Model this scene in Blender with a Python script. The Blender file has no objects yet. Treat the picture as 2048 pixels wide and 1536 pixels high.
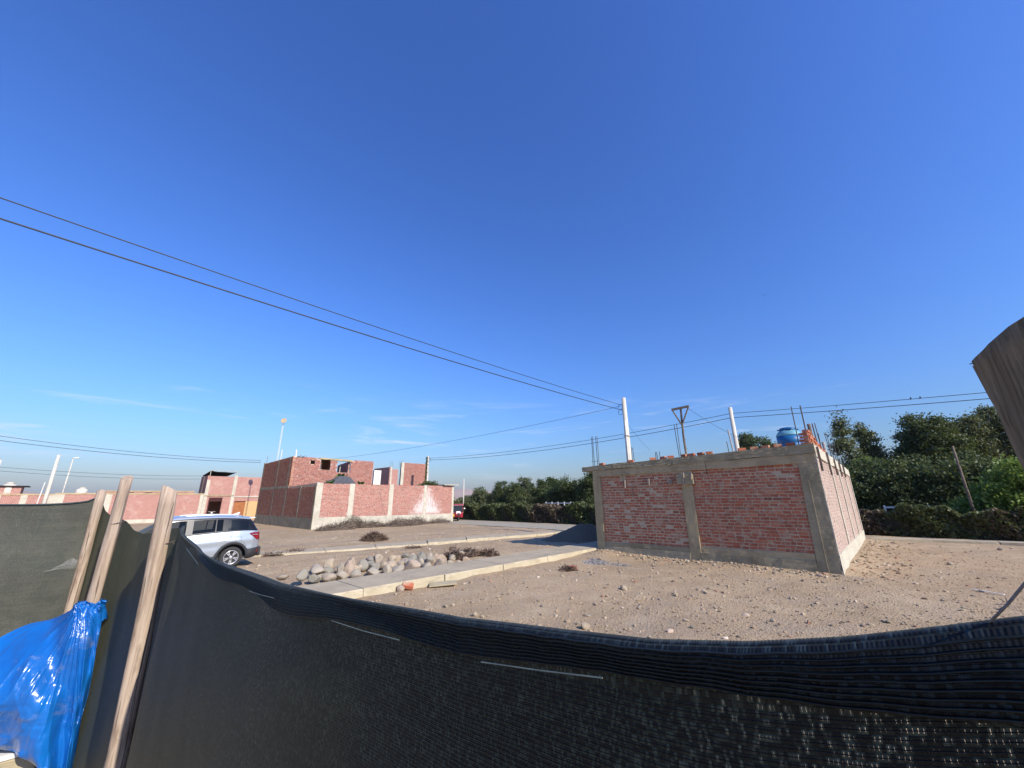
import bpy, math, random
import numpy as np
from mathutils import Vector, Matrix, Euler
random.seed(7); np.random.seed(7)
rs = np.random.RandomState
R = math.radians
SC = bpy.context.scene
COL = SC.collection

# ------------------------------------------------------------------ camera, sky, sun, exposure
# World axes follow the street grid: +X across the street (towards the sun), +Y along the street.
F_PX, PITCH, ROLL, CAM_H, YAW = 770.0, R(16.7), R(-0.5), 2.2, R(43.34)
cam_d = bpy.data.cameras.new('camera'); cam = bpy.data.objects.new('camera', cam_d); COL.objects.link(cam)
cam_d.sensor_width = 36.0; cam_d.lens = 36.0 * F_PX / 2048.0
cam_d.clip_start = 0.02; cam_d.clip_end = 20000
CAM_R = Matrix.Rotation(YAW, 3, 'Z') @ Matrix.Rotation(math.pi / 2 + PITCH, 3, 'X') @ Matrix.Rotation(ROLL, 3, 'Z')
cam.matrix_world = Matrix.Translation((0, 0, CAM_H)) @ CAM_R.to_4x4()
SC.camera = cam
SUN_DIR = Vector((1.0, -0.012, 0)).normalized(); SUN_EL = R(34)
world = bpy.data.worlds.new('World'); SC.world = world; world.use_nodes = True
wn = world.node_tree.nodes; wl = world.node_tree.links; wn.clear()
w_out = wn.new('ShaderNodeOutputWorld'); w_bg = wn.new('ShaderNodeBackground'); sky = wn.new('ShaderNodeTexSky')
sky.sky_type = 'NISHITA'; sky.sun_disc = False; sky.sun_elevation = SUN_EL
sky.sun_rotation = math.atan2(SUN_DIR.x, SUN_DIR.y)
sky.altitude = 0; sky.air_density = 1.8; sky.dust_density = 1.0; sky.ozone_density = 10.0
w_bg.inputs['Strength'].default_value = 0.149
wl.new(w_bg.outputs[0], w_out.inputs['Surface'])
# thin cirrus in the low sky, all round
CLOUD_TURN = -5
def wnode(t, **k):
    n = wn.new(t)
    for a, b in k.items(): setattr(n, a, b)
    return n
tc = wnode('ShaderNodeTexCoord'); sp = wnode('ShaderNodeSeparateXYZ'); wl.new(tc.outputs['Generated'], sp.inputs[0])
mp = wnode('ShaderNodeMapping'); wl.new(tc.outputs['Generated'], mp.inputs['Vector'])
mp.inputs['Rotation'].default_value = (R(6), R(-5), R(CLOUD_TURN)); mp.inputs['Scale'].default_value = (2.3, 2.3, 24); mp.inputs['Location'].default_value = (4.1, 2.2, 0.9)
nz = wnode('ShaderNodeTexNoise'); nz.inputs['Scale'].default_value = 1.35; nz.inputs['Detail'].default_value = 7; nz.inputs['Roughness'].default_value = 0.62
nz.inputs['Distortion'].default_value = 0.6
wl.new(mp.outputs[0], nz.inputs['Vector'])
cr = wnode('ShaderNodeMapRange'); cr.inputs['From Min'].default_value = 0.54; cr.inputs['From Max'].default_value = 0.76; cr.interpolation_type = 'SMOOTHSTEP'
wl.new(nz.outputs['Fac'], cr.inputs['Value'])
b1 = wnode('ShaderNodeMapRange'); b1.inputs['From Min'].default_value = 0.02; b1.inputs['From Max'].default_value = 0.12; b1.interpolation_type = 'SMOOTHSTEP'
b2_ = wnode('ShaderNodeMapRange'); b2_.inputs['From Min'].default_value = 0.27; b2_.inputs['From Max'].default_value = 0.15; b2_.interpolation_type = 'SMOOTHSTEP'
wl.new(sp.outputs['Z'], b1.inputs['Value']); wl.new(sp.outputs['Z'], b2_.inputs['Value'])
m1 = wnode('ShaderNodeMath', operation='MULTIPLY'); wl.new(b1.outputs[0], m1.inputs[0]); wl.new(b2_.outputs[0], m1.inputs[1])
m2 = wnode('ShaderNodeMath', operation='MULTIPLY'); wl.new(m1.outputs[0], m2.inputs[0]); wl.new(cr.outputs[0], m2.inputs[1])
m3 = wnode('ShaderNodeMath', operation='MULTIPLY'); wl.new(m2.outputs[0], m3.inputs[0]); m3.inputs[1].default_value = 0.66
hs = wnode('ShaderNodeMix', data_type='RGBA', blend_type='MULTIPLY'); hs.inputs[0].default_value = 1.0; hs.inputs[7].default_value = (0.50, 0.555, 0.80, 1)
gm = wnode('ShaderNodeGamma'); gm.inputs[1].default_value = 1.2; wl.new(sky.outputs[0], gm.inputs[0]); wl.new(gm.outputs[0], hs.inputs[6])
mx = wnode('ShaderNodeMix', data_type='RGBA'); wl.new(m3.outputs[0], mx.inputs[0]); wl.new(hs.outputs[2], mx.inputs[6]); mx.inputs[7].default_value = (4.3, 4.7, 5.6, 1)
wl.new(mx.outputs[2], w_bg.inputs['Color'])
sun_d = bpy.data.lights.new('sun', 'SUN'); sun = bpy.data.objects.new('sun', sun_d); COL.objects.link(sun)
sun_d.energy = 5.0; sun_d.angle = R(0.5); sun_d.color = (1.0, 0.92, 0.80)
sd = Vector((SUN_DIR.x * math.cos(SUN_EL), SUN_DIR.y * math.cos(SUN_EL), math.sin(SUN_EL)))
sun.rotation_euler = sd.to_track_quat('Z', 'Y').to_euler(); sun.location = (30, 5, 40)
SC.view_settings.view_transform = 'Standard'; SC.view_settings.look = 'None'; SC.view_settings.gamma = 1.0
SC.view_settings.use_curve_mapping = False; SC.view_settings.exposure = 0.35
SC.render.engine = 'CYCLES'; HAZE = 0.00008
SC.cycles.max_bounces = 6; SC.cycles.diffuse_bounces = 3; SC.cycles.glossy_bounces = 3; SC.cycles.transmission_bounces = 4
SC.cycles.transparent_max_bounces = 24; SC.cycles.use_denoising = True; SC.cycles.caustics_reflective = False; SC.cycles.caustics_refractive = False

def on(px, py, axis, val):
    """Surveying helper: the place where the sight line to a photo point meets X=, Y=, Z= or ground distance r=."""
    d = CAM_R @ Vector(((px - 1024) / F_PX, -(py - 768) / F_PX, -1.0))
    if axis == 'z': t = (val - CAM_H) / d.z
    elif axis == 'r': t = val / math.hypot(d.x, d.y)
    elif axis == 'x': t = val / d.x
    else: t = val / d.y
    return Vector((d.x * t, d.y * t, CAM_H + d.z * t))

# ------------------------------------------------------------------ helpers: tags, meshes
def tag(o, label=None, cat=None, group=None, kind=None):
    if label: o['label'] = label
    if cat: o['category'] = cat
    if group: o['group'] = group
    if kind: o['kind'] = kind
    return o
def empty(name, loc=(0, 0, 0), rz=0):
    o = bpy.data.objects.new(name, None); COL.objects.link(o); o.location = loc; o.rotation_euler = (0, 0, rz)
    o.empty_display_size = 0.1
    return o
def link(name, me, mat=None, parent=None):
    o = bpy.data.objects.new(name, me); COL.objects.link(o)
    if mat is not None and not me.materials: me.materials.append(mat)
    if parent is not None: o.parent = parent
    return o
def copy_tree(o, parent=None):
    c = o.copy(); COL.objects.link(c); c.parent = parent
    for ch in list(o.children): copy_tree(ch, c)
    return c
def fbm(P, scale=1.0, oct=4, seed=0, gain=0.5):
    """cheap sum-of-sines noise on an (n,k) array, about -1..1"""
    r = rs(seed); P = np.asarray(P, float); out = np.zeros(len(P)); a = 1.0; tot = 0
    for i in range(oct):
        for k in range(3):
            d = r.normal(size=P.shape[1]); d /= np.linalg.norm(d)
            out += a * np.sin(P @ d * scale * 2 ** i * r.uniform(0.8, 1.25) + r.uniform(0, 6.28) + 1.3 * np.sin(P @ r.normal(size=P.shape[1]) * scale * 0.6 * 2 ** i))
        tot += a * 1.7; a *= gain
    return out / tot
class MB:
    def __init__(s): s.v = []; s.f = []; s.uv = None
    def add(s, vs, fs):
        n = len(s.v); s.v.extend([tuple(p) for p in vs]); s.f.extend([tuple(i + n for i in f) for f in fs]); return s
    def box(s, x0, x1, y0, y1, z0, z1):
        return s.add([(x0, y0, z0), (x1, y0, z0), (x1, y1, z0), (x0, y1, z0), (x0, y0, z1), (x1, y0, z1), (x1, y1, z1), (x0, y1, z1)],
                     [(0, 3, 2, 1), (4, 5, 6, 7), (0, 1, 5, 4), (1, 2, 6, 5), (2, 3, 7, 6), (3, 0, 4, 7)])
    def obox(s, c, ax, ay, az):
        """box from centre and three half-axis vectors"""
        c, ax, ay, az = map(Vector, (c, ax, ay, az)); vs = []
        for k in (-1, 1):
            for i, j in ((-1, -1), (1, -1), (1, 1), (-1, 1)): vs.append(c + ax * i + ay * j + az * k)
        return s.add(vs, [(0, 3, 2, 1), (4, 5, 6, 7), (0, 1, 5, 4), (1, 2, 6, 5), (2, 3, 7, 6), (3, 0, 4, 7)])
    def tube(s, pts, rad, n=8, caps=True):
        pts = [Vector(p) for p in pts]; m = len(pts)
        if not hasattr(rad, '__len__'): rad = [rad] * m
        vs = []; ref = None
        for i, p in enumerate(pts):
            d = (pts[min(i + 1, m - 1)] - pts[max(i - 1, 0)]).normalized()
            if ref is None: ref = Vector((0, 0, 1)) if abs(d.z) < .9 else Vector((1, 0, 0))
            a = d.cross(ref).normalized(); b = d.cross(a).normalized(); ref = a.cross(d) * 1.0
            for k in range(n):
                t = 2 * math.pi * k / n; vs.append(p + (a * math.cos(t) + b * math.sin(t)) * rad[i])
        fs = []
        for i in range(m - 1):
            for k in range(n): fs.append((i * n + k, i * n + (k + 1) % n, (i + 1) * n + (k + 1) % n, (i + 1) * n + k))
        if caps: fs += [tuple(range(n))[::-1], tuple((m - 1) * n + k for k in range(n))]
        return s.add(vs, fs)
    def lathe(s, prof, c=(0, 0, 0), n=24):
        vs = []; fs = []
        for r, z in prof:
            for k in range(n):
                t = 2 * math.pi * k / n; vs.append((c[0] + r * math.cos(t), c[1] + r * math.sin(t), c[2] + z))
        for i in range(len(prof) - 1):
            for k in range(n): fs.append((i * n + k, i * n + (k + 1) % n, (i + 1) * n + (k + 1) % n, (i + 1) * n + k))
        fs += [tuple(range(n))[::-1], tuple((len(prof) - 1) * n + k for k in range(n))]
        return s.add(vs, fs)
    def prism(s, poly, axis, a, b):
        """extrude a 2-D polygon: axis 'x' uses (y,z), 'y' uses (x,z), 'z' uses (x,y)"""
        def P(p, t): return {'x': (t, p[0], p[1]), 'y': (p[0], t, p[1]), 'z': (p[0], p[1], t)}[axis]
        n = len(poly)
        return s.add([P(p, a) for p in poly] + [P(p, b) for p in poly], [tuple(range(n))[::-1], tuple(range(n, 2 * n))] + [(i, (i + 1) % n, n + (i + 1) % n, n + i) for i in range(n)])
    def build(s, name, mat, parent=None, smooth=False, bevel=0):
        me = bpy.data.meshes.new(name); me.from_pydata(s.v, [], s.f); me.update()
        import bmesh
        bm = bmesh.new(); bm.from_mesh(me); bmesh.ops.recalc_face_normals(bm, faces=bm.faces)
        if bevel: bmesh.ops.bevel(bm, geom=list(bm.edges), offset=bevel, segments=2, affect='EDGES', profile=0.6, clamp_overlap=True)
        bm.to_mesh(me); bm.free()
        if smooth: me.polygons.foreach_set('use_smooth', [True] * len(me.polygons))
        return link(name, me, mat, parent)
def npmesh(name, V, Fq, mat=None, parent=None, smooth=False, uv=None):
    me = bpy.data.meshes.new(name); me.from_pydata(np.asarray(V, float), [], np.asarray(Fq)); 
    if smooth: me.polygons.foreach_set('use_smooth', np.ones(len(me.polygons), bool))
    if uv is not None:
        lay = me.uv_layers.new(name='UVMap'); idx = np.empty(len(me.loops), int); me.loops.foreach_get('vertex_index', idx)
        lay.data.foreach_set('uv', np.asarray(uv, np.float32)[idx].ravel())
    me.update()
    return link(name, me, mat, parent)
def grid_faces(nu, nv):
    i = np.arange(nu - 1)[:, None] * nv + np.arange(nv - 1)[None, :]
    return np.stack([i, i + nv, i + nv + 1, i + 1], -1).reshape(-1, 4)

# ------------------------------------------------------------------ materials
class NT:
    def __init__(s, name):
        s.m = bpy.data.materials.new(name); s.m.use_nodes = True; s.n = s.m.node_tree.nodes; s.l = s.m.node_tree.links
        s.n.clear(); s.out = s.n.new('ShaderNodeOutputMaterial'); s.p = s.n.new('ShaderNodeBsdfPrincipled'); s.l.new(s.p.outputs[0], s.out.inputs[0])
    def node(s, t, **k):
        n = s.n.new(t)
        for a, b in k.items(): setattr(n, a, b)
        return n
    def put(s, inp, v):
        if hasattr(v, 'is_output') or isinstance(v, bpy.types.NodeSocket): s.l.new(v, inp)
        elif isinstance(v, (tuple, list)) and len(v) == 3 and inp.type == 'RGBA': inp.default_value = (*v, 1)
        else: inp.default_value = v
    def math(s, op, a, b=0.0, c=None):
        n = s.node('ShaderNodeMath', operation=op); s.put(n.inputs[0], a); s.put(n.inputs[1], b)
        if c is not None: s.put(n.inputs[2], c)
        return n.outputs[0]
    def mix(s, fac, a, b):
        n = s.node('ShaderNodeMix', data_type='RGBA'); s.put(n.inputs[0], fac); s.put(n.inputs[6], a); s.put(n.inputs[7], b); return n.outputs[2]
    def rng(s, v, a, b, c=0.0, d=1.0, smooth=True):
        n = s.node('ShaderNodeMapRange'); n.interpolation_type = 'SMOOTHSTEP' if smooth else 'LINEAR'
        s.put(n.inputs[0], v); n.inputs[1].default_value = a; n.inputs[2].default_value = b; n.inputs[3].default_value = c; n.inputs[4].default_value = d; return n.outputs[0]
    def coord(s, kind='Object', scale=(1, 1, 1), rot=(0, 0, 0), loc=(0, 0, 0)):
        t = s.node('ShaderNodeTexCoord'); m = s.node('ShaderNodeMapping'); s.l.new(t.outputs[kind], m.inputs[0])
        m.inputs['Scale'].default_value = scale; m.inputs['Rotation'].default_value = rot; m.inputs['Location'].default_value = loc; return m.outputs[0]
    def pos(s): return s.node('ShaderNodeNewGeometry').outputs['Position']
    def noise(s, vec, scale, detail=4, rough=.55, dist=0.0, color=False):
        n = s.node('ShaderNodeTexNoise'); s.put(n.inputs['Vector'], vec); n.inputs['Scale'].default_value = scale; n.inputs['Detail'].default_value = detail
        n.inputs['Roughness'].default_value = rough; n.inputs['Distortion'].default_value = dist; return n.outputs['Color' if color else 'Fac']
    def voro(s, vec, scale, feat='F1', out='Distance'):
        n = s.node('ShaderNodeTexVoronoi', feature=feat); s.put(n.inputs['Vector'], vec); n.inputs['Scale'].default_value = scale; return n.outputs[out]
    def ramp(s, fac, stops, interp='LINEAR'):
        n = s.node('ShaderNodeValToRGB'); s.put(n.inputs[0], fac); n.color_ramp.interpolation = interp; el = n.color_ramp.elements
        while len(el) < len(stops): el.new(0.5)
        for e_, (p, c) in zip(el, stops): e_.position = p; e_.color = (*c, 1)
        return n.outputs[0]
    def bump(s, h, strength=.4, dist=.01, normal=None):
        n = s.node('ShaderNodeBump'); n.inputs['Strength'].default_value = strength; n.inputs['Distance'].default_value = dist; s.put(n.inputs['Height'], h)
        if normal is not None: s.put(n.inputs['Normal'], normal)
        return n.outputs[0]
    def done(s, col, rough=.8, normal=None, spec=.3, metal=0.0, **k):
        s.put(s.p.inputs['Base Color'], col); s.put(s.p.inputs['Roughness'], rough); s.p.inputs['Specular IOR Level'].default_value = spec; s.put(s.p.inputs['Metallic'], metal)
        if normal is not None: s.put(s.p.inputs['Normal'], normal)
        for a, b in k.items(): s.put(s.p.inputs[a.replace('_', ' ')], b)
        return s.m
def simple(name, c1, c2=None, rough=.7, scale=6, bump=.2, dist=.01, spec=.3, metal=0.0, stretch=(1, 1, 1), world=False, **k):
    n = NT(name); v = n.pos() if world else n.coord('Object', stretch)
    f = n.noise(v, scale, 6, .6); col = n.mix(n.rng(f, .35, .68), c1, c2 or tuple(x * .75 for x in c1))
    return n.done(col, rough, n.bump(f, bump, dist) if bump else None, spec, metal, **k)

def warm(c, r=1.12, g=1.0, b=.70): return (c[0] * r, c[1] * g, c[2] * b)  # base colours warmed, most on shaded faces, to offset blue sky light
# dirt
n = NT('dirt'); P = n.pos()
big = n.noise(P, .16, 5, .6); mid = n.noise(P, 1.1, 6, .62, .3); fine = n.noise(P, 14, 7, .7); grit = n.voro(P, 26)
c = n.mix(n.rng(big, .36, .66), (.385, .285, .182), (.312, .228, .142))
c = n.mix(n.math('MULTIPLY', n.rng(mid, .5, .72), .55), c, (.45, .355, .235))
c = n.mix(n.math('MULTIPLY', n.rng(mid, .46, .28), .5), c, (.255, .185, .115))
pt_ = n.noise(P, .45, 4, .6, .8); c = n.mix(n.math('MULTIPLY', n.rng(pt_, .52, .66), .45), c, (.30, .245, .185)); c = n.mix(n.math('MULTIPLY', n.rng(pt_, .46, .34), .4), c, (.46, .36, .245))
c = n.mix(n.math('MULTIPLY', n.rng(fine, .52, .72), .5), c, (.51, .42, .29))
c = n.mix(n.math('MULTIPLY', n.rng(fine, .48, .32), .55), c, (.20, .145, .09))
c = n.mix(n.math('MULTIPLY', n.rng(grit, .2, .08), n.rng(n.noise(P, 3.1, 3), .5, .66)), c, (.48, .40, .30))
clod = n.noise(P, 46, 4, .65); c = n.mix(n.math('MULTIPLY', n.rng(clod, .57, .7), .35), c, (.15, .105, .065)); c = n.mix(n.math('MULTIPLY', n.rng(clod, .44, .3), .3), c, (.56, .46, .34))
h = n.math('ADD', n.math('MULTIPLY', n.math('ADD', fine, n.math('MULTIPLY', clod, .9)), .7), n.math('ADD', n.math('MULTIPLY', mid, 1.6), n.math('MULTIPLY', grit, -.5)))
vm = n.node('ShaderNodeVectorMath', operation='MULTIPLY'); n.put(vm.inputs[0], c); vm.inputs[1].default_value = (1.07, 1.06, 1.03); c = vm.outputs[0]
M_dirt = n.done(c, .95, n.bump(h, 1.0, .03), .12)
# concrete
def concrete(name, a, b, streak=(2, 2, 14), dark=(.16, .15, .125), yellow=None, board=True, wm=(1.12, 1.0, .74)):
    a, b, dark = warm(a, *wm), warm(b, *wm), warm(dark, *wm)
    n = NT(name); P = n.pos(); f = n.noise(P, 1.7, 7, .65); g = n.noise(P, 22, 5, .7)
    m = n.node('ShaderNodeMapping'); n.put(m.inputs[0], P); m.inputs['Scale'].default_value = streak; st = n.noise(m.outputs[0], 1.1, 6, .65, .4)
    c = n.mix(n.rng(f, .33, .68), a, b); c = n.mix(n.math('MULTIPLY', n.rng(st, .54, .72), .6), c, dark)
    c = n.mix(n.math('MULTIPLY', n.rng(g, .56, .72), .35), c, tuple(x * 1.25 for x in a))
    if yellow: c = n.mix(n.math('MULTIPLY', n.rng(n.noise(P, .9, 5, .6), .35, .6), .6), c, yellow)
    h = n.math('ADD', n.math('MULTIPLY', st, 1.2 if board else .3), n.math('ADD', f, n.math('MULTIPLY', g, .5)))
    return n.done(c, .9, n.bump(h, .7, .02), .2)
M_conc = concrete('concrete_rough', (.42, .37, .29), (.30, .265, .205))
M_conc_dark = concrete('concrete_grey', (.33, .31, .26), (.23, .215, .175))
M_plinth = concrete('concrete_plinth', (.40, .38, .33), (.30, .28, .235))
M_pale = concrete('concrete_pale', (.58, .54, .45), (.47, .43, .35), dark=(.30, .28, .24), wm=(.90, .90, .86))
M_col = concrete('concrete_column', (.40, .355, .27), (.31, .275, .21), streak=(10, 10, 1.2))
M_walk = concrete('pavement_top', (.40, .345, .275), (.33, .28, .225), streak=(2, 2, 2), board=False, wm=(1.03, 1.0, .86))
M_walkside = concrete('pavement_side', (.47, .415, .335), (.39, .34, .265), streak=(3, 3, 8), dark=(.26, .22, .165), wm=(1.02, 1.0, .86))
M_road = concrete('road_grey', (.34, .31, .27), (.28, .255, .22), streak=(.6, .6, .6), board=False, wm=(1.03, 1.0, .86))
# brick
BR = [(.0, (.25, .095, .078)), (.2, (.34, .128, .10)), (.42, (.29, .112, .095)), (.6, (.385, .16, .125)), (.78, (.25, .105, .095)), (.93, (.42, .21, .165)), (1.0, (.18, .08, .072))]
BRP = [(p, tuple(x * .92 + y for x, y in zip(c, (.03, .045, .038)))) for p, c in BR]  # lighter stops for the sunlit walls of the same brick
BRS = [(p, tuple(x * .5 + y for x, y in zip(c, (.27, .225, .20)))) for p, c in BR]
def brickmat(name, mode, stops=BR, smear=.5, white=None, wm=(1.24, .97, .64), sm=(.46, .355, .235)):
    n = NT(name); P = n.pos()
    r = n.node('ShaderNodeObjectInfo').outputs['Random'] if mode == 'object' else n.node('ShaderNodeNewGeometry').outputs['Random Per Island']
    c = n.ramp(r, [(p_, warm(c_, *wm)) for p_, c_ in stops], 'EASE')
    f = n.noise(P, 18, 6, .65); g = n.noise(P, 4.2, 6, .7, .5)
    c = n.mix(n.math('MULTIPLY', n.rng(f, .45, .7), .3), c, (.48, .23, .14))
    c = n.mix(n.math('MULTIPLY', n.rng(g, .48, .66), smear), c, sm)
    if white:
        y0, z0, ry, rz_ = white; s_ = n.node('ShaderNodeSeparateXYZ'); n.put(s_.inputs[0], P)
        dy = n.math('DIVIDE', n.math('ABSOLUTE', n.math('SUBTRACT', s_.outputs[1], y0)), ry); dz = n.math('DIVIDE', n.math('SUBTRACT', s_.outputs[2], z0), rz_)
        w_ = n.math('ADD', dy, n.math('MULTIPLY', dz, .9)); ms = n.rng(n.math('ADD', w_, n.math('MULTIPLY', n.noise(P, 3.2, 8, .75), 1.7)), 1.95, 1.45)
        m = n.node('ShaderNodeMapping'); n.put(m.inputs[0], P); m.inputs['Scale'].default_value = (1, 7, .8)
        ms = n.math('MULTIPLY', ms, n.rng(n.noise(m.outputs[0], 1.3, 6, .7), .34, .50)); ms = n.math('MULTIPLY', ms, n.rng(s_.outputs[2], .75, 1.15))
        c = n.mix(n.math('MULTIPLY', ms, .85), c, (.74, .70, .66))
    return n.done(c, .92, n.bump(n.math('ADD', f, g), .55, .012), .15)
M_brick1 = brickmat('brick_single', 'object', smear=.7)
M_brickj = brickmat('brick_wall_run', 'island', smear=.7)
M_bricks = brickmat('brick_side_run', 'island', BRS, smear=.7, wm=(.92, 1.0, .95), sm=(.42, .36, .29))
M_brickp = brickmat('brick_sunlit_run', 'island', BRP, smear=.42, wm=(1.06, .80, .74), sm=(.48, .34, .27))
M_brickw = brickmat('brick_limewashed_run', 'island', BRP, smear=.34, white=(23.7, 1.0, 2.0, 2.6), wm=(1.06, .80, .74), sm=(.48, .34, .27))
n = NT('mortar'); P = n.pos(); f = n.noise(P, 9, 7, .7); M_mortar = n.done(n.mix(n.rng(f, .35, .65), (.54, .42, .28), (.42, .325, .21)), .95, n.bump(f, .8, .02), .1)  # yellowed to offset blue sky light on shaded walls
n = NT('mortar_sunlit'); P = n.pos(); f = n.noise(P, 9, 7, .7); M_mortar2 = n.done(n.mix(n.rng(f, .35, .65), (.50, .37, .31), (.42, .31, .255)), .95, n.bump(f, .8, .02), .1)
n = NT('mortar_pale'); P = n.pos(); f = n.noise(P, 9, 7, .7); M_mortar3 = n.done(n.mix(n.rng(f, .35, .65), (.46, .39, .32), (.38, .32, .26)), .95, n.bump(f, .8, .02), .1)
def farbrick(name, sc=1.0, stops=None):
    n = NT(name); tcn = n.node('ShaderNodeTexCoord'); s_ = n.node('ShaderNodeSeparateXYZ'); n.l.new(n.pos(), s_.inputs[0]); cb = n.node('ShaderNodeCombineXYZ')
    n.l.new(n.math('ADD', s_.outputs[0], s_.outputs[1]), cb.inputs[0]); n.l.new(s_.outputs[2], cb.inputs[1])
    b = n.node('ShaderNodeTexBrick'); n.l.new(cb.outputs[0], b.inputs['Vector']); b.inputs['Scale'].default_value = 1.0; b.inputs['Brick Width'].default_value = .255; b.inputs['Row Height'].default_value = .105
    b.inputs['Mortar Size'].default_value = .012; b.inputs['Color1'].default_value = (.40, .175, .135, 1); b.inputs['Color2'].default_value = (.31, .125, .10, 1); b.inputs['Mortar'].default_value = (.46, .36, .30, 1)
    f = n.noise(n.pos(), 1.2, 7, .7, .5); c = n.mix(n.math('MULTIPLY', n.rng(f, .5, .7), .5), b.outputs[0], (.50, .37, .31))
    c = n.mix(n.math('MULTIPLY', n.rng(n.noise(n.pos(), 6, 5, .7), .5, .7), .4), c, (.26, .09, .07))
    return n.done(c, .95, n.bump(b.outputs['Fac'], -.5, .015), .1)
M_farbrick = farbrick('brick_far_wall')
M_rebar = simple('rebar_rust', (.10, .075, .06), (.06, .05, .045), .75, 30, .3, .003)
M_pvc = simple('white_pipe', (.72, .71, .66), (.60, .58, .52), .5, 8, .05)
M_polec = simple('pole_concrete', (.58, .54, .46), (.46, .42, .35), .85, 5, .2, .01, stretch=(1, 1, .3))
M_brownpipe = simple('brown_pipe', (.22, .16, .12), (.12, .1, .09), .8, 9)
n = NT('weathered_wood'); v = n.coord('Object', (22, 22, 1.1)); f = n.noise(v, 2.2, 8, .65, .5); k = n.noise(n.coord('Object', (5, 5, 2.2)), 1.4, 5, .6)
crk = n.rng(n.noise(n.coord('Object', (34, 34, .7)), 1.6, 5, .6, .3), .40, .34)
c = n.mix(n.rng(f, .32, .68), (.46, .365, .275), (.27, .20, .145)); c = n.mix(n.math('MULTIPLY', n.rng(k, .52, .68), .75), c, (.17, .115, .075)); c = n.mix(n.math('MULTIPLY', crk, .8), c, (.06, .04, .03))
kn = n.voro(n.coord('Object', (9, 9, 3.1)), 1.0); c = n.mix(n.math('MULTIPLY', n.rng(kn, .13, .05), .85), c, (.10, .06, .04))
M_wood = n.done(c, .85, n.bump(n.math('SUBTRACT', f, n.math('MULTIPLY', crk, 1.2)), .7, .006), .2)
def old_wood(name, a, b):
    n = NT(name); f = n.noise(n.coord('Object', (30, 30, 1.1)), 2.6, 9, .75, .5); g = n.noise(n.coord('Object', (160, 160, 6)), 1.5, 5, .7)
    crk = n.rng(n.noise(n.coord('Object', (46, 46, 1.3)), 1.3, 6, .6, .4), .45, .39); c = n.mix(n.rng(f, .3, .7), a, b); c = n.mix(n.math('MULTIPLY', n.rng(g, .5, .66), .5), c, tuple(x * .45 for x in b)); c = n.mix(crk, c, (.02, .016, .012))
    return n.done(c, .95, n.bump(n.math('SUBTRACT', n.math('ADD', f, n.math('MULTIPLY', g, .8)), n.math('MULTIPLY', crk, 1.5)), 1.0, .006), .1)
M_oldwood = old_wood('old_grey_wood', (.26, .21, .155), (.13, .10, .075)); M_postwood = old_wood('old_brown_wood', (.48, .35, .21), (.22, .155, .09))
M_wire = simple('cable_black', (.03, .032, .036), None, .6, 5, 0)
M_galv = simple('galvanised_wire', (.20, .24, .20), (.13, .16, .14), .45, 40, 0, metal=.4)
M_steel = simple('painted_steel', (.42, .40, .37), (.3, .28, .26), .6, 10, .1)
M_stone = None
n = NT('river_stone'); r = n.node('ShaderNodeObjectInfo').outputs['Random']; v = n.coord('Object')
c = n.ramp(r, [(0, (.48, .385, .265)), (.2, (.42, .315, .22)), (.36, (.36, .32, .25)), (.48, (.25, .24, .195)), (.62, (.50, .41, .29)), (.78, (.42, .36, .275)), (.9, (.44, .33, .245)), (1, (.31, .29, .24))], 'EASE')
f = n.noise(v, 5, 8, .7); s2 = n.noise(v, 28, 4, .7); c = n.mix(n.math('MULTIPLY', n.rng(f, .5, .7), .4), c, (.46, .38, .28)); c = n.mix(n.math('MULTIPLY', n.rng(n.noise(v, 2.2, 5, .6), .48, .62), .4), c, (.27, .215, .15)); c = n.mix(n.math('MULTIPLY', n.rng(s2, .55, .7), .4), c, (.16, .14, .12))
M_stone = n.done(c, .9, n.bump(n.math('ADD', f, n.math('MULTIPLY', s2, .6)), .8, .05), .2)
n = NT('pebble_mix'); r = n.node('ShaderNodeNewGeometry').outputs['Random Per Island']
c = n.ramp(r, [(0, (.36, .27, .17)), (.25, (.27, .20, .13)), (.5, (.40, .32, .22)), (.68, (.22, .18, .13)), (.82, (.44, .36, .26)), (.92, (.33, .18, .11)), (1, (.56, .50, .41))]); M_pebble = n.done(c, .9, None, .2)
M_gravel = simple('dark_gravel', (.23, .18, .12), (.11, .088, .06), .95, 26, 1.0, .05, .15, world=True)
# foliage
def leafmat(name, a, b, c3, tr=.25):
    n = NT(name); r = n.node('ShaderNodeNewGeometry').outputs['Random Per Island']
    col = n.ramp(r, [(0, a), (.5, b), (1, c3)]); n.done(col, .55, None, .3)
    t = n.node('ShaderNodeBsdfTranslucent'); n.put(t.inputs[0], n.mix(.5, col, (.22, .26, .05))); mxs = n.node('ShaderNodeMixShader'); mxs.inputs[0].default_value = tr
    n.l.new(n.p.outputs[0], mxs.inputs[1]); n.l.new(t.outputs[0], mxs.inputs[2]); n.l.new(mxs.outputs[0], n.out.inputs[0]); return n.m
M_leafd = leafmat('leaves_dark', (.03, .05, .018), (.06, .088, .03), (.11, .13, .05))
M_leafe = leafmat('leaves_grey_green', (.06, .078, .035), (.105, .125, .055), (.17, .175, .085))
M_leafg = leafmat('leaves_bright', (.08, .15, .022), (.14, .23, .04), (.22, .30, .07), .4)
M_leafh = leafmat('leaves_hedge', (.04, .055, .018), (.08, .10, .034), (.14, .15, .06))
M_leafb = leafmat('leaves_dry', (.075, .05, .033), (.11, .078, .05), (.15, .115, .075), .1)
M_twig = leafmat('twigs_dry', (.10, .075, .055), (.17, .13, .095), (.24, .19, .14), .05)
M_brush = leafmat('brushwood_brown', (.07, .042, .028), (.12, .075, .05), (.18, .12, .08), .05)
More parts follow.
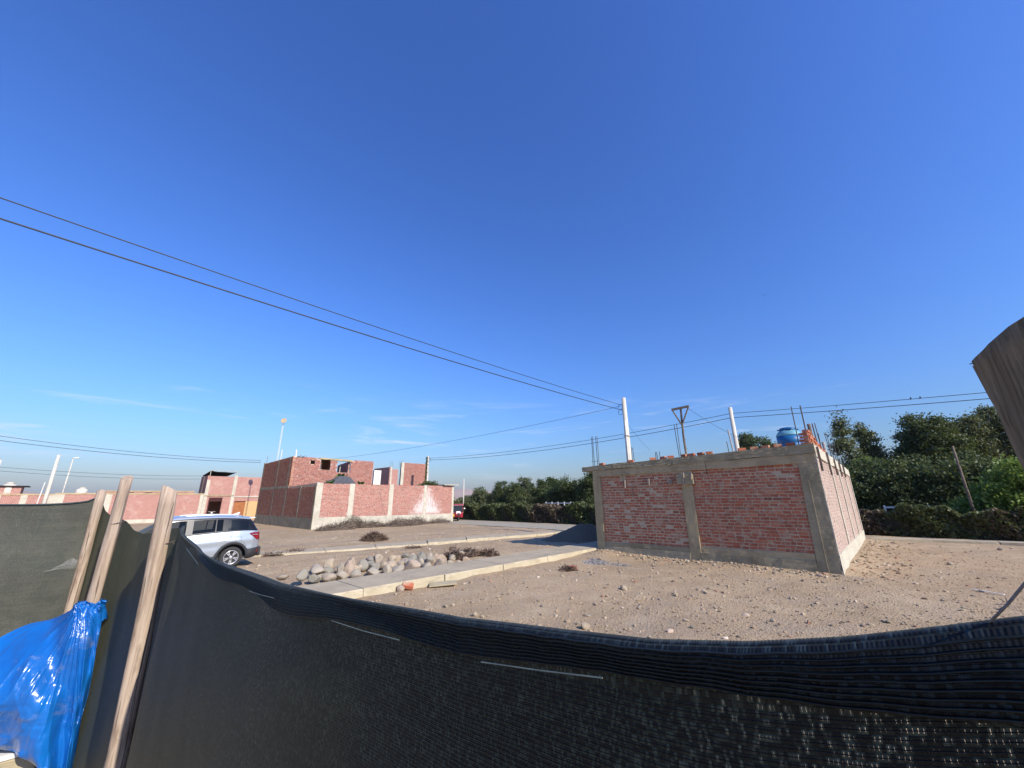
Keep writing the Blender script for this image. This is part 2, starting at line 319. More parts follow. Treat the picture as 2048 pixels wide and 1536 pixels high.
M_core = simple('shade_core', (.03, .028, .018), (.016, .018, .011), .95, 3, 0)
M_bark = simple('bark', (.16, .125, .095), (.09, .07, .055), .95, 8, .5, .03, stretch=(1, 1, .2))
M_banana = leafmat('leaves_banana', (.10, .19, .05), (.14, .24, .06), (.19, .28, .08), .4)

# ------------------------------------------------------------------ the setting
def axis(lo, hi, step, far):
    g = [0.0]; d = step
    while g[-1] < far: d *= 1.35; g.append(g[-1] + d)
    return np.concatenate([lo - np.array(g[:0:-1]), np.arange(lo, hi, step), hi + np.array(g)])
xs = axis(-24, 13, .16, 5000); ys = axis(0.6, 34, .16, 5000)
GX, GY = np.meshgrid(xs, ys, indexing='ij'); Q = np.stack([GX.ravel(), GY.ravel()], 1)
def smooth(a, b, x): t = np.clip((x - a) / (b - a), 0, 1); return t * t * (3 - 2 * t)
def ground_z(x, y):
    x = np.asarray(x, float); y = np.asarray(y, float); q = np.stack([x.ravel(), y.ravel()], 1)
    fade = smooth(60, 25, np.abs(q[:, 0])) * smooth(0.5, 3.0, q[:, 1]) * smooth(60, 30, q[:, 1])
    z = .03 * fbm(q, .9, 3, 3) + .017 * fbm(q, 3.6, 3, 4)
    z = z * fade
    st_ = smooth(-17.6, -15.8, q[:, 0]) * smooth(-11.0, -11.9, q[:, 0]) * smooth(0, 3, q[:, 1]) * smooth(30, 24, q[:, 1])
    z += .09 * st_
    for rx_ in (-14.35, -15.75): z -= .035 * np.exp(-((q[:, 0] - rx_ - .15 * np.sin(q[:, 1] * .3)) / .16) ** 2) * smooth(0, 3, q[:, 1]) * smooth(24, 20, q[:, 1])
    # dirt banked up along the house plinth and the pavement end
    d = np.maximum(np.maximum(-9.5 - q[:, 0], q[:, 0] + 1.5), np.maximum(15.47 - q[:, 1], q[:, 1] - 28.5))
    z += .07 * smooth(.9, 0.0, d) * (q[:, 0] > -9.8) + .16 * np.exp(-((q[:, 0] + 9.0) ** 2 / .5 + (q[:, 1] - 14.7) ** 2 / 1.2))
    return z.reshape(x.shape)
GZ = ground_z(GX, GY)
ground = npmesh('ground', np.stack([GX.ravel(), GY.ravel(), GZ.ravel()], 1), grid_faces(len(xs), len(ys)), M_dirt, smooth=True)
tag(ground, 'bare brown dirt lot scattered with grit', kind='structure')

def slab_run(name, pts_near, pts_far, ztop_, zbot, label, slab=2.4):
    """a pavement: cast slabs with joints (parts), their near faces yellowish"""
    root = empty(name); tag(root, label, kind='structure')
    L = [0]
    for a, b in zip(pts_near[:-1], pts_near[1:]): L.append(L[-1] + math.hypot(b[0] - a[0], b[1] - a[1]))
    def at(P, s):
        for i in range(len(L) - 1):
            if s <= L[i + 1] or i == len(L) - 2:
                t = (s - L[i]) / (L[i + 1] - L[i]); return (P[i][0] + (P[i + 1][0] - P[i][0]) * t, P[i][1] + (P[i + 1][1] - P[i][1]) * t)
    s = 0; k = 0
    while s < L[-1] - .3:
        e = min(s + slab * random.uniform(.9, 1.1), L[-1]); g = .009
        a0, a1, f0, f1 = at(pts_near, s + g), at(pts_near, e - g), at(pts_far, s + g), at(pts_far, e - g)
        dz = random.uniform(-.006, .006); ztop = ztop_(a0[1]) if callable(ztop_) else ztop_
        nn = 13; vs = []
        for i in range(nn):
            t = i / (nn - 1); ax = a0[0] + (a1[0] - a0[0]) * t; ay = a0[1] + (a1[1] - a0[1]) * t; fx = f0[0] + (f1[0] - f0[0]) * t; fy = f0[1] + (f1[1] - f0[1]) * t
            w = random.uniform(-.03, .016) if 0 < i < nn - 1 else random.uniform(-.05, .0)
            vs += [(fx, fy, zbot), (fx, fy, ztop + dz), (ax - .03, ay, ztop + dz), (ax + w, ay, ztop - .03 + dz + random.uniform(-.012, .006)), (ax + w * .6 + .01, ay, zbot)]
        fs = [(i * 5 + j, i * 5 + j + 1, (i + 1) * 5 + j + 1, (i + 1) * 5 + j) for i in range(nn - 1) for j in range(4)] + [(0, 1, 2, 3, 4), tuple((nn - 1) * 5 + j for j in (4, 3, 2, 1, 0))]
        o = MB().add(vs, fs).build('pavement_slab', M_walk, root); o.data.materials.append(M_walkside)
        for p in o.data.polygons:
            if abs(p.normal.z) < .6: p.material_index = 1
        s = e; k += 1
    return root
slab_run('pavement_near', [(-9.62, -4), (-9.6, 15.2), (-9.64, 24.2)], [(-11.15, -4), (-11.12, 15.2), (-11.1, 24.2)], .19, -.1, 'raised concrete pavement running beside the lot to the brick house')
slab_run('pavement_far', [(-21.6, -1), (-19.4, 6.2), (-17.4, 13), (-16.2, 18.3), (-15.9, 23.8)], [(-22.9, -1), (-20.7, 6.4), (-18.9, 14), (-17.6, 19.8), (-17.1, 24.0)], lambda y: .07 + .11 * max(0, min(1, (y - 9) / 5)), -.1, 'low concrete pavement across the dirt street')
slab_run('pavement_avenue', [(-1.3, 28.75), (2.4, 29.7), (14, 30.2), (40, 31)], [(-1.3, 29.6), (2.4, 30.6), (14, 31.2), (40, 32)], .10, -.1, 'pale pavement strip right of the brick house')
road = MB().add([(-140, 24.7, .03), (-17.1, 24.5, .03), (-9.6, 24.3, .03), (-9.6, 29.9, .03), (-140, 30.2, .03), (-140, 24.7, -.1), (-17.1, 24.5, -.1), (-9.6, 24.3, -.1), (-9.6, 29.9, -.1), (-140, 30.2, -.1)],
    [(0, 1, 2, 3, 4), (5, 9, 8, 7, 6), (0, 5, 6, 1), (1, 6, 7, 2), (2, 7, 8, 3), (3, 8, 9, 4), (4, 9, 5, 0)]).build('road', M_road); tag(road, 'grey paved avenue in front of the green hedge', kind='structure')
# far hills, a heightfield ring behind everything
na, nr = 200, 14; V = []
for i in range(na):
    a = YAW + R(90) + R(70) - R(140) * i / (na - 1)
    for j in range(nr):
        rr = 2300 + 260 * j; prof = math.sin(math.pi * min(1, j / (nr - 1) * 1.02)) ** .8
        hgt = (62 + 26 * math.sin(i * .083 + 1) + 15 * math.sin(i * .21 + 2) + 6 * math.sin(i * .57) + 4 * math.sin(i * 1.3 + j)) * prof
        V.append((math.cos(a) * rr, math.sin(a) * rr, hgt - 1))
M_hill = simple('hill_dry', (.40, .30, .235), (.33, .245, .19), .95, .006, .5, 6, .1, world=True)
hills = npmesh('hills', V, grid_faces(na, nr), M_hill, smooth=True); tag(hills, 'bare dry hills on the horizon', kind='structure')

# ------------------------------------------------------------------ bricks
BL, BH, PITCHZ = .232, .077, .105
def brick_proto(seed):
    r = rs(seed); b = MB(); vs = []; hx, hz, d = BL / 2, BH / 2, .05
    j = lambda s_: r.uniform(-s_, s_)
    for y, k in ((d, 1.0), (-.006, 1.0), (-.012, .93)):       # back rim, front rim, chamfered face
        for sx, sz in ((-1, -1), (1, -1), (1, 1), (-1, 1)):
            vs.append((sx * (hx + j(.006)) * (1 if k == 1 else .965) , y + j(.003), sz * (hz + j(.005)) * (1 if k == 1 else .90)))
    fs = [(8, 9, 10, 11)]
    for a in (0, 4):
        for i in range(4): fs.append((a + i, a + (i + 1) % 4, a + 4 + (i + 1) % 4, a + 4 + i))
    o = b.add(vs, fs); me = bpy.data.meshes.new('brick'); me.from_pydata(o.v, [], o.f); me.update(); me.materials.append(M_brick1); return me
BRICKS = [brick_proto(s_) for s_ in range(8)]
def brick_layout(length, z0, z1, holes=(), seed=0, jitter=.006, half=.12):
    """(a, z, len) of every brick of a running bond; holes are (a0,a1,z0,z1)"""
    r = rs(seed); out = []; nrow = int(round((z1 - z0) / PITCHZ)); ph = (z1 - z0) / max(1, nrow)
    for k in range(nrow):
        z = z0 + (k + .5) * ph; a = .008
        first = (BL if k % 2 else BL / 2) * r.uniform(.85, 1.1); L = first
        while a < length - .03:
            L2 = min(L, length - a - .006)
            if length - a - L2 < .05: L2 = length - a - .006
            if L2 > .05 and not any(h[0] - .02 < a + L2 / 2 < h[1] + .02 and h[2] - .03 < z < h[3] + .03 for h in holes):
                out.append((a + L2 / 2, z + r.uniform(-jitter, jitter), L2))
            a += L2 + r.uniform(.016, .036); L = BL * (r.uniform(.93, 1.05) if r.rand() > half else r.uniform(.42, .6))
    return out
def to_wall(origin, a_dir, nrm):
    return Vector(origin), Vector(a_dir), Vector(nrm)
def bricks_joined(parent, lay, origin, a_dir, nrm, mat, seed=0, prot=(.004, .016), name='bricks', split=True):
    """all bricks of a run that are too many or too small to be single parts: one piece of stuff"""
    O, A, N = to_wall(origin, a_dir, nrm); r = rs(seed + 50); V = []; Fc = []
    for a, z, L in lay:
        p = r.uniform(*prot); hx = L / 2; hz = BH / 2 * r.uniform(.92, 1.06); tl = r.uniform(-.006, .006)
        base = len(V)
        for dep, k in ((-.03, 1.0), (p - .006, 1.0), (p, .92)):
            for sx, sz in ((-1, -1), (1, -1), (1, 1), (-1, 1)):
                aa = a + sx * (hx - (0 if k == 1 else .006)) + r.uniform(-.004, .004); zz = z + sz * hz * (1 if k == 1 else .9) + sx * tl + r.uniform(-.004, .004)
                V.append(O + A * aa + N * dep + Vector((0, 0, zz)))
        Fc.append((base + 8, base + 9, base + 10, base + 11))
        for q in (0, 4):
            for i in range(4): Fc.append((base + q + i, base + q + (i + 1) % 4, base + q + 4 + (i + 1) % 4, base + q + 4 + i))
    o = npmesh(name, [tuple(v) for v in V], Fc, mat, parent); o['kind'] = 'stuff'; return o
def bricks_single(parent, lay, origin, a_dir, nrm, seed=0):
    O, A, N = to_wall(origin, a_dir, nrm); r = rs(seed); rz = math.atan2(A.y, A.x)
    for a, z, L in lay:
        o = bpy.data.objects.new('brick', BRICKS[r.randint(len(BRICKS))]); COL.objects.link(o); o.parent = parent
        o.location = O + A * a + N * r.uniform(-.004, .008) + Vector((0, 0, z)); o.scale = (L / BL, 1, r.uniform(.94, 1.08)); o.rotation_euler = (r.uniform(-.03, .03), r.uniform(-.022, .022), rz + r.uniform(-.012, .012))
def rough_bar(name, mat, parent, corners, nseg=24, nh=6, amp=.012, seed=0, thick=None):
    """cast concrete face slab: corners = four 3-D points (bottom-left, bottom-right, top-right, top-left) of the front, uneven surface and edges, real depth"""
    bl, br, tr, tl = map(Vector, corners); nrm = (br - bl).cross(tl - bl).normalized(); th = thick or .2; V = []; r = rs(seed)
    for i in range(nseg + 1):
        for j in range(nh + 1):
            s_, t_ = i / nseg, j / nh; p = (bl * (1 - s_) + br * s_) * (1 - t_) + (tl * (1 - s_) + tr * s_) * t_; V.append(p)
    A = np.array([tuple(p) for p in V]); d = fbm(A, 3.2, 4, seed) * amp + r.normal(size=len(A)) * amp * .25
    e1 = fbm(A * np.array([1, 1, 0]), 2.6, 4, seed + 9) * amp * 1.1; jj = np.tile(np.arange(nh + 1), nseg + 1)
    A = A + np.outer(d, np.array(nrm)); up = np.array((tl - bl).normalized()); A += np.outer(e1 * ((jj == nh) | (jj == 0)), up)
    m = len(A); B = A - np.array(nrm) * th; idx = np.arange(m).reshape(nseg + 1, nh + 1); Fc = [tuple(f) for f in grid_faces(nseg + 1, nh + 1)]
    ring = list(idx[:, 0]) + list(idx[-1, 1:]) + list(idx[::-1, -1][1:]) + list(idx[0, ::-1][1:-1])
    back = {v: m + i for i, v in enumerate(ring)}; Bv = [tuple(B[v]) for v in ring]
    for a, b in zip(ring, ring[1:] + ring[:1]): Fc.append((a, back[a], back[b], b))
    Fc.append(tuple(m + i for i in range(len(ring))))
    me = MB().add([tuple(p) for p in A] + Bv, Fc); o = me.build(name, mat, parent, smooth=False); return o

# ------------------------------------------------------------------ the one-storey brick house on the lot
HX0, HX1, HY0, HY1 = -9.58, -1.50, 15.47, 28.57
house = empty('brick_house', (0, 0, 0)); tag(house, 'unfinished one-storey brick house with rebar stubs on its flat concrete roof', 'house')
# structural core (mortar faces), open top under the slab
wf = MB().box(HX0 + .02, HX1 - .02, HY0 + .007, HY0 + .22, 0, 3.5).build('front_wall', M_mortar, house)
wr = MB().box(HX1 - .22, HX1 - .011, HY0 + .22, HY1, 0, 3.5).build('side_wall', M_mortar3, house)
MB().box(HX0 + .02, HX0 + .22, HY0 + .22, HY1, 0, 3.45).build('street_wall', M_mortar, house)
MB().box(HX0 + .22, HX1 - .22, HY1 - .2, HY1, 0, 3.45).build('rear_wall', M_mortar, house)
# front: columns, plinth, beam
def rb(*a, **k): return rough_bar(*a, **k)
Y0 = HY0
rb('column', M_col, house, [(-9.60, Y0 - .035, -.1), (-9.24, Y0 - .035, -.1), (-9.24, Y0 - .035, 3.14), (-9.62, Y0 - .035, 3.14)], nseg=4, nh=24, amp=.006, seed=1)
rb('column', M_col, house, [(-9.36, Y0 - .06, -.1), (-9.235, Y0 - .06, -.1), (-9.235, Y0 - .06, 3.1), (-9.36, Y0 - .06, 3.1)], nseg=2, nh=24, amp=.004, seed=12, thick=.1)
rb('column', M_col, house, [(-5.74, Y0 - .05, -.1), (-5.36, Y0 - .05, -.1), (-5.34, Y0 - .05, 3.1), (-5.72, Y0 - .05, 3.1)], nseg=4, nh=24, amp=.006, seed=2)
rb('column', M_conc_dark, house, [(-2.06, Y0 - .045, -.1), (HX1, Y0 - .045, -.1), (HX1, Y0 - .045, 3.25), (-1.98, Y0 - .045, 3.25)], nseg=6, nh=30, amp=.006, seed=3)
MB().box(-1.815, -1.80, Y0 - .062, Y0 - .03, 0, 2.7).build('form_joint', M_plinth, house)
rb('ring_beam', M_conc, house, [(HX0 - .02, Y0 - .05, 3.13), (HX1 - .01, Y0 - .05, 3.24), (HX1 - .01, Y0 - .05, 3.52), (HX0 - .02, Y0 - .05, 3.40)], nseg=70, nh=8, amp=.014, seed=4, thick=.26)
rb('roof_edge', M_conc_dark, house, [(HX0 - .55, Y0 - .075, 3.40), (HX1 + .03, Y0 - .075, 3.52), (HX1 + .03, Y0 - .075, 3.82), (HX0 - .55, Y0 - .075, 3.60)], nseg=80, nh=8, amp=.018, seed=5, thick=.3)
rb('plinth', M_plinth, house, [(-9.24, Y0 - .06, -.12), (-5.74, Y0 - .06, -.12), (-5.74, Y0 - .06, .30), (-9.24, Y0 - .06, .29)], nseg=34, nh=5, amp=.008, seed=6)
rb('plinth', M_conc_dark, house, [(-9.24, Y0 - .03, .29), (-5.74, Y0 - .03, .30), (-5.74, Y0 - .03, .47), (-9.24, Y0 - .03, .44)], nseg=34, nh=3, amp=.014, seed=61)
rb('plinth', M_conc_dark, house, [(-5.36, Y0 - .07, -.12), (-2.06, Y0 - .07, -.12), (-2.06, Y0 - .07, .34), (-5.36, Y0 - .07, .33)], nseg=34, nh=5, amp=.010, seed=7)
rb('plinth', M_conc, house, [(-5.36, Y0 - .03, .33), (-2.06, Y0 - .03, .34), (-2.06, Y0 - .03, .56), (-5.36, Y0 - .03, .50)], nseg=34, nh=3, amp=.016, seed=71)
# bricks of the front: the right-hand bay one by one, the left-hand bay as one run
layR = brick_layout(3.36, .545, 3.235, [(3.0, 3.2, 2.86, 2.99), (2.72, 2.92, 2.86, 2.95)], 11, .007)
layL = brick_layout(3.48, .455, 3.13, [], 12, .007)
fr0, frd, frn = (-5.34, Y0 + .012, 0), (1, 0, 0), (0, -1, 0)
bricks_single(wf, layR[:300], fr0, frd, frn, 3)
bricks_joined(wf, layR[300:], fr0, frd, frn, M_brickj, 5)
bricks_joined(wf, layL, (-9.23, Y0 + .012, 0), frd, frn, M_brickj, 6)
# formwork box on the middle column, pegs under the beam
fb = rb('formwork_board', M_conc_dark, house, [(-5.86, Y0 - .14, 2.70), (-5.26, Y0 - .14, 2.70), (-5.26, Y0 - .14, 3.06), (-5.86, Y0 - .14, 3.06)], nseg=6, nh=4, amp=.004, seed=9, thick=.14)
M_batten = simple('batten_wood', (.38, .31, .23), (.26, .2, .15), .85, 14, .3, .005, stretch=(4, 4, .5))
for x, z0, z1 in ((-5.585, 2.66, 3.12), (-5.30, 2.86, 3.1)): MB().obox((x, Y0 - .17, (z0 + z1) / 2), (.022, 0, 0), (0, .028, 0), (.012, 0, (z1 - z0) / 2)).build('batten', M_batten, house)
for px, py, hgt in ((1250, 968, .32), (1298, 964, .26), (1339, 963, .2), (1343, 963, .2)):
    p = on(px, py, 'y', Y0 - .06); MB().obox(p, (.025, 0, 0), (0, .055, 0), (.008, 0, hgt / 2)).build('form_peg', M_batten, house)
for (a, b) in (((1245, 948), (1247, 970)), ((1264, 965), (1266, 993)), ((1410, 920), (1414, 950))):
    MB().tube([on(*a, 'y', Y0 - .10), on(*b, 'y', Y0 - .03)], .009, 5).build('tie_wire', M_rebar, house)
# slab with overhang to the street
MB().add([(HX0 - .5, HY0 + .2, 3.37), (HX1, HY0 + .2, 3.49), (HX1, HY1 + .15, 3.40), (HX0 - .5, HY1 + .15, 3.36), (HX0 - .5, HY0 + .2, 3.56), (HX1, HY0 + .2, 3.77), (HX1, HY1 + .15, 3.60), (HX0 - .5, HY1 + .15, 3.55)],
         [(0, 3, 2, 1), (4, 5, 6, 7), (0, 1, 5, 4), (1, 2, 6, 5), (2, 3, 7, 6), (3, 0, 4, 7)]).build('roof_slab', M_conc, house)
# right side: columns flush, bricks pale with smeared mortar, plinth, beam
X1 = HX1
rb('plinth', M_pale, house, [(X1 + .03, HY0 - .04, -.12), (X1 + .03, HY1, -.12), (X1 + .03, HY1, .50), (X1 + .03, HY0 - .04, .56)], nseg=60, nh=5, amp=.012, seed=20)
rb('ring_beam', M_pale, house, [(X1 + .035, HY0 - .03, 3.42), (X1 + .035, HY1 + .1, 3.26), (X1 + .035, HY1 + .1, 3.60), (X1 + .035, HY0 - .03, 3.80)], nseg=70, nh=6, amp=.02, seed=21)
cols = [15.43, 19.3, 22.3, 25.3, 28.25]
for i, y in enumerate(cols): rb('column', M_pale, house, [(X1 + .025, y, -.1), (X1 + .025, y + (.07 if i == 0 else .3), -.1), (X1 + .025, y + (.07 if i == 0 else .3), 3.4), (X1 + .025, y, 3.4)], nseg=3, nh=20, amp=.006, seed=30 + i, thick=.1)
ends = [15.5, 19.3, 19.6, 22.3, 22.6, 25.3, 25.6, 28.25]
for i in range(4):
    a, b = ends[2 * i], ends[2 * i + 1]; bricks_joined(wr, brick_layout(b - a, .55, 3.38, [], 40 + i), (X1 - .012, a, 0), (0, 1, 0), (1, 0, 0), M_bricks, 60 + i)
for y, h_ in ((15.7, .75), (18.3, .8), (20.6, .65), (22.7, .6), (24.6, .55)):
    MB().obox((X1 + .075, y, 3.36), (.03, 0, 0), (0, .03, .01), (0, -.02, h_ / 2)).build('form_peg', M_brownpipe, house)
# brick parapet courses on the right edge of the roof (single bricks, ragged)
par = MB().box(X1 - .21, X1 - .05, 15.56, 21.6, 3.6, 3.79).build('parapet', M_mortar, house)
r = rs(5); prows = [(3.84, 15.5, 21.0), (3.945, 15.5, 19.3), (4.05, 15.5, 18.4), (4.155, 15.5, 16.9), (4.26, 15.5, 16.3)]
zslope = lambda y: -.013 * (y - 15.5)
for z, a, b in prows:
    y = a + r.uniform(0, .12)
    while y < b:
        o = bpy.data.objects.new('brick', BRICKS[r.randint(8)]); COL.objects.link(o); o.parent = par
        o.location = (X1 - .055 + r.uniform(-.01, .012), y + .12, z + zslope(y)); o.rotation_euler = (r.uniform(-.05, .05), r.uniform(-.04, .04), math.pi / 2 + r.uniform(-.06, .06)); y += .262
        if z > 4 and r.rand() < .12: y += .2
    MB().box(X1 - .2, X1 - .075, a + .02, b - .1, z - .05 + zslope(b), z + .04 + zslope(b)).build('brick_run', M_brickp, par)
for z in (3.9, 4.005, 4.11, 4.215):
    o = bpy.data.objects.new('brick', BRICKS[int(z * 100) % 8]); COL.objects.link(o); o.parent = par; o.location = (X1 - .17 - (z * 7 % .04), 15.52, z - .06); o.rotation_euler = (.03, .02, .05 * (z - 4))
# rebars
def rebar(p0, p1, rad=.011): MB().tube([p0, p0.lerp(p1, .5) + Vector((rs(int(abs(p0.x * 100))).uniform(-.01, .01), 0, 0)), p1], rad, 6).build('rebar', M_rebar, house)
for (b, t) in (((1186, 928), (1183, 874)), ((1189, 928), (1185, 873)), ((1195, 927), (1191, 872)), ((1198, 927), (1194, 873)), ((1268, 917), (1265, 895)), ((1264, 918), (1262, 893)), ((1312, 914), (1311, 904)), ((1315, 914), (1313, 904)), ((1320, 914), (1319, 903)),
               ((1358, 908), (1348, 849)), ((1361, 908), (1353, 847)), ((1457, 899), (1453, 883))):
    rebar(on(*b, 'y', 15.75) - Vector((0, 0, .1)), on(*t, 'y', 15.72), .012)
MB().tube([on(1183, 923, 'y', 15.74), on(1198, 922, 'y', 15.74)], .008, 5).build('rebar', M_rebar, house)
for (b, t, yy, rad) in (((1597, 886), (1582, 813), 15.9, .016), ((1615, 880), (1600, 811), 16.0, .02)): rebar(on(*b, 'y', yy) - Vector((0, 0, .1)), on(*t, 'y', yy), rad)
for (b, t, rad, m_) in (((1627, 884), (1617, 848), .055, M_brownpipe), ((1635, 884), (1624, 847), .02, M_rebar), ((1646, 905), (1629, 846), .016, M_rebar), ((1643, 900), (1636, 867), .02, M_rebar), ((1652, 905), (1646, 884), .06, M_steel),
                        ((1668, 925), (1648, 865), .013, M_rebar), ((1672, 928), (1651, 864), .013, M_rebar), ((1662, 915), (1657, 885), .012, M_rebar), ((1676, 930), (1662, 885), .014, M_rebar), ((1680, 932), (1666, 884), .014, M_rebar), ((1689, 940), (1676, 894), .012, M_rebar)):
    q = on(b[0], b[1], 'x', -1.68); q1 = on(t[0], t[1], 'y', q.y); q.z = min(q.z, 3.75) - .1
    MB().tube([q, q1], rad, 8).build('pipe_stub' if rad > .03 else 'rebar', m_, house)
p0 = on(1456, 860, 'y', 16.2); MB().tube([Vector((p0.x + .08, 16.2, 3.5)), p0], .028, 8).build('pipe_stub', M_steel, house)

# loose bricks lying along the roof edge, one thing each
names = [((1204, 926), 'lone loose brick at the left end of the roof edge beside rebar'), ((1261, 918), 'loose brick at the foot of the white utility pole on roof edge'), ((1305, 914), 'leftmost of three loose bricks in a row on the roof edge'),
         ((1326, 912), 'middle of three loose bricks in a row on the roof edge'), ((1341, 911), 'rightmost of three loose bricks in a row on the roof edge'), ((1368, 907), 'loose brick behind the foot of the timber tee post'),
         ((1383, 907), 'long loose brick right of the timber tee post'), ((1401, 904), 'loose brick on the roof edge third from the tee post'), ((1418, 902), 'tall loose brick on the roof edge right of the tee post'), ((1483, 894), 'loose brick beside the pale pole on the roof edge'),
         ((1507, 892), 'pale loose brick between pole and blue tank'), ((1530, 890), 'greyish loose brick left of the blue tank'), ((1554, 888), 'long red loose brick just left of blue tank'), ((1580, 885), 'red loose brick standing in front of blue tank')]
for i, ((px, py), lb) in enumerate(names):
    p = on(px, py, 'y', 15.6); zt = 3.60 + (p.x - HX0 + .55) / 8.6 * .22
    o = MB().box(-.12, .12, -.065, .065, 0, .10).build('loose_brick', M_brick1, None, bevel=.006); o.location = (p.x, 15.6, zt + .012); o.rotation_euler = (0, 0, random.uniform(-.5, .5)); tag(o, lb, 'brick', 'loose bricks on the roof edge')

# blue water tank on the roof
tank = empty('water_tank', (-2.62, 19.6, 3.68)); tag(tank, 'blue plastic water tank with lighter shoulders on the brick house roof', 'water tank')
M_tank = simple('tank_blue', (.012, .12, .30), (.010, .095, .24), .45, 3, .05, spec=.4); M_tank2 = simple('tank_pale', (.16, .36, .42), (.12, .30, .38), .5, 3, .05)
MB().lathe([(.40, 0), (.44, .03), (.45, .3), (.44, .32), (.45, .34), (.45, .62), (.44, .64), (.45, .66), (.45, .96)], n=36).build('tank_body', M_tank, tank, True)
MB().lathe([(.452, .955), (.45, 1.0), (.36, 1.14), (.27, 1.2)], n=36).build('tank_shoulder', M_tank2, tank, True)
lid = MB().lathe([(.30, 1.19), (.31, 1.21), (.31, 1.25), (.26, 1.30), (.05, 1.335)], n=30).build('tank_lid', M_tank, tank, True)
for k in range(4): MB().obox((.33 * math.cos(k * 1.57 + .4), .33 * math.sin(k * 1.57 + .4), 1.215), (.05, 0, 0), (0, .05, 0), (0, 0, .02)).build('lid_lug', M_tank, tank)

# timber tee post on the roof
tp = empty('timber_tee_post', (-6.3, 18.0, 3.6)); tag(tp, 'weathered timber tee post with diagonal braces standing on the roof', 'post')
zt = 2.56
MB().tube([(0, 0, 0), (-.02, 0, 1.2), (.02, 0, zt)], [.05, .048, .045], 8).build('upright', M_oldwood, tp)
ax = Vector((.38, .05, .03)); MB().obox((.02, -.05, zt + .02), ax, (0, .03, 0), (0, 0, .05)).build('crossbar', M_oldwood, tp)
for s_ in (-1, 1): MB().tube([Vector((.0, -.05, zt - .78)), Vector((.02, -.05, zt)) + ax * s_ * .93], .032, 6).build('brace', M_oldwood, tp)
for k in range(5): MB().tube([(-.02, 0, .3 + k * .4), (.09, .02, .34 + k * .4)], .006, 4).build('nail', M_rebar, tp)

# ------------------------------------------------------------------ the two-storey brick compound across the street
BX, BY0, BY1 = -34.4, 12.8, 27.1
comp = empty('brick_compound'); tag(comp, 'two-storey raw brick compound with a white lime stain on its long sunlit wall', 'house')
fw = MB().box(BX - .18, BX + .002, BY0 + .05, BY1, 0, 3.62).build('yard_wall', M_mortar2, comp)
rb('plinth', M_pale, comp, [(BX + .03, BY0, -.1), (BX + .03, BY1, -.1), (BX + .03, BY1, .82), (BX + .03, BY0, .93)], nseg=60, nh=5, amp=.012, seed=80)
colsY = [(12.8, 13.3), (15.6, 16.05), (19.42, 19.86), (23.3, 23.62), (26.85, 27.1)]
for i, (a, b) in enumerate(colsY): rb('column', M_pale, comp, [(BX + .025, a, -.05), (BX + .025, b, -.05), (BX + .025, b, 3.66), (BX + .025, a, 3.66 if i else 3.72)], nseg=3, nh=18, amp=.008, seed=81 + i, thick=.2)
for i in range(4):
    a, b = colsY[i][1], colsY[i + 1][0]; m_ = M_brickw if i >= 2 else M_brickp
    bricks_joined(fw, brick_layout(b - a, .90 - .02 * i, 3.64 + .03 * (i == 3), [], 90 + i), (BX + .003, a, 0), (0, 1, 0), (1, 0, 0), m_, 90 + i, prot=(.004, .02))
# shaded side
sw = MB().add([(-50.4, BY0 + .015, 0), (BX, BY0 + .015, 0), (BX, BY0 + .015, 3.66), (-41.2, BY0 + .015, 3.52), (-41.2, BY0 + .015, 6.4), (-50.4, BY0 + .015, 6.25), (-50.4, BY0 + .2, 0), (BX, BY0 + .2, 0), (BX, BY0 + .2, 3.66), (-41.2, BY0 + .2, 3.52), (-41.2, BY0 + .2, 6.4), (-50.4, BY0 + .2, 6.25)],
    [(0, 1, 2, 3), (0, 3, 4, 5), (7, 6, 9, 8), (6, 11, 10, 9), (2, 8, 9, 3), (3, 9, 10, 4), (4, 10, 11, 5), (1, 7, 8, 2), (0, 5, 11, 6)]).build('side_wall', M_mortar, comp)
rb('plinth', M_conc_dark, comp, [(-50.4, BY0 - .03, -.1), (BX + .02, BY0 - .03, -.1), (BX + .02, BY0 - .03, .88), (-50.4, BY0 - .03, .86)], nseg=50, nh=5, amp=.012, seed=101)
sx = [-50.4, -50.1, -45.6, -45.3, -41.9, -41.6, -38.2, -37.9, -34.66, -34.4]
for i in range(0, 10, 2): rb('column', M_conc_dark, comp, [(sx[i], BY0 - .02, 0), (sx[i + 1], BY0 - .02, 0), (sx[i + 1], BY0 - .02, 3.5), (sx[i], BY0 - .02, 3.5)], nseg=3, nh=12, amp=.006, seed=110 + i, thick=.1)
for i in range(4):
    a, b = sx[2 * i + 1], sx[2 * i + 2]; bricks_joined(sw, brick_layout(b - a, .88, 3.40, [], 120 + i), (a, BY0, 0), (1, 0, 0), (0, -1, 0), M_brickj, 120 + i)
rb('floor_band', M_conc_dark, comp, [(-50.4, BY0 - .04, 3.36), (-41.2, BY0 - .04, 3.44), (-41.2, BY0 - .04, 3.66), (-50.4, BY0 - .04, 3.54)], nseg=30, nh=3, amp=.02, seed=131)
ux = [-50.4, -50.1, -45.4, -45.1, -41.95, -41.7, -41.2]
for i in (0, 2, 4): rb('column', M_conc_dark, comp, [(ux[i], BY0 - .02, 3.5), (ux[i + 1], BY0 - .02, 3.5), (ux[i + 1], BY0 - .02, 6.36), (ux[i], BY0 - .02, 6.3)], nseg=3, nh=10, amp=.006, seed=140 + i, thick=.1)
for i, (a, b) in enumerate(((-50.1, -45.4), (-45.1, -41.95), (-41.7, -41.2))): bricks_joined(sw, brick_layout(b - a, 3.66, 6.26 + .05 * i, [], 150 + i), (a, BY0, 0), (1, 0, 0), (0, -1, 0), M_brickj, 150 + i)
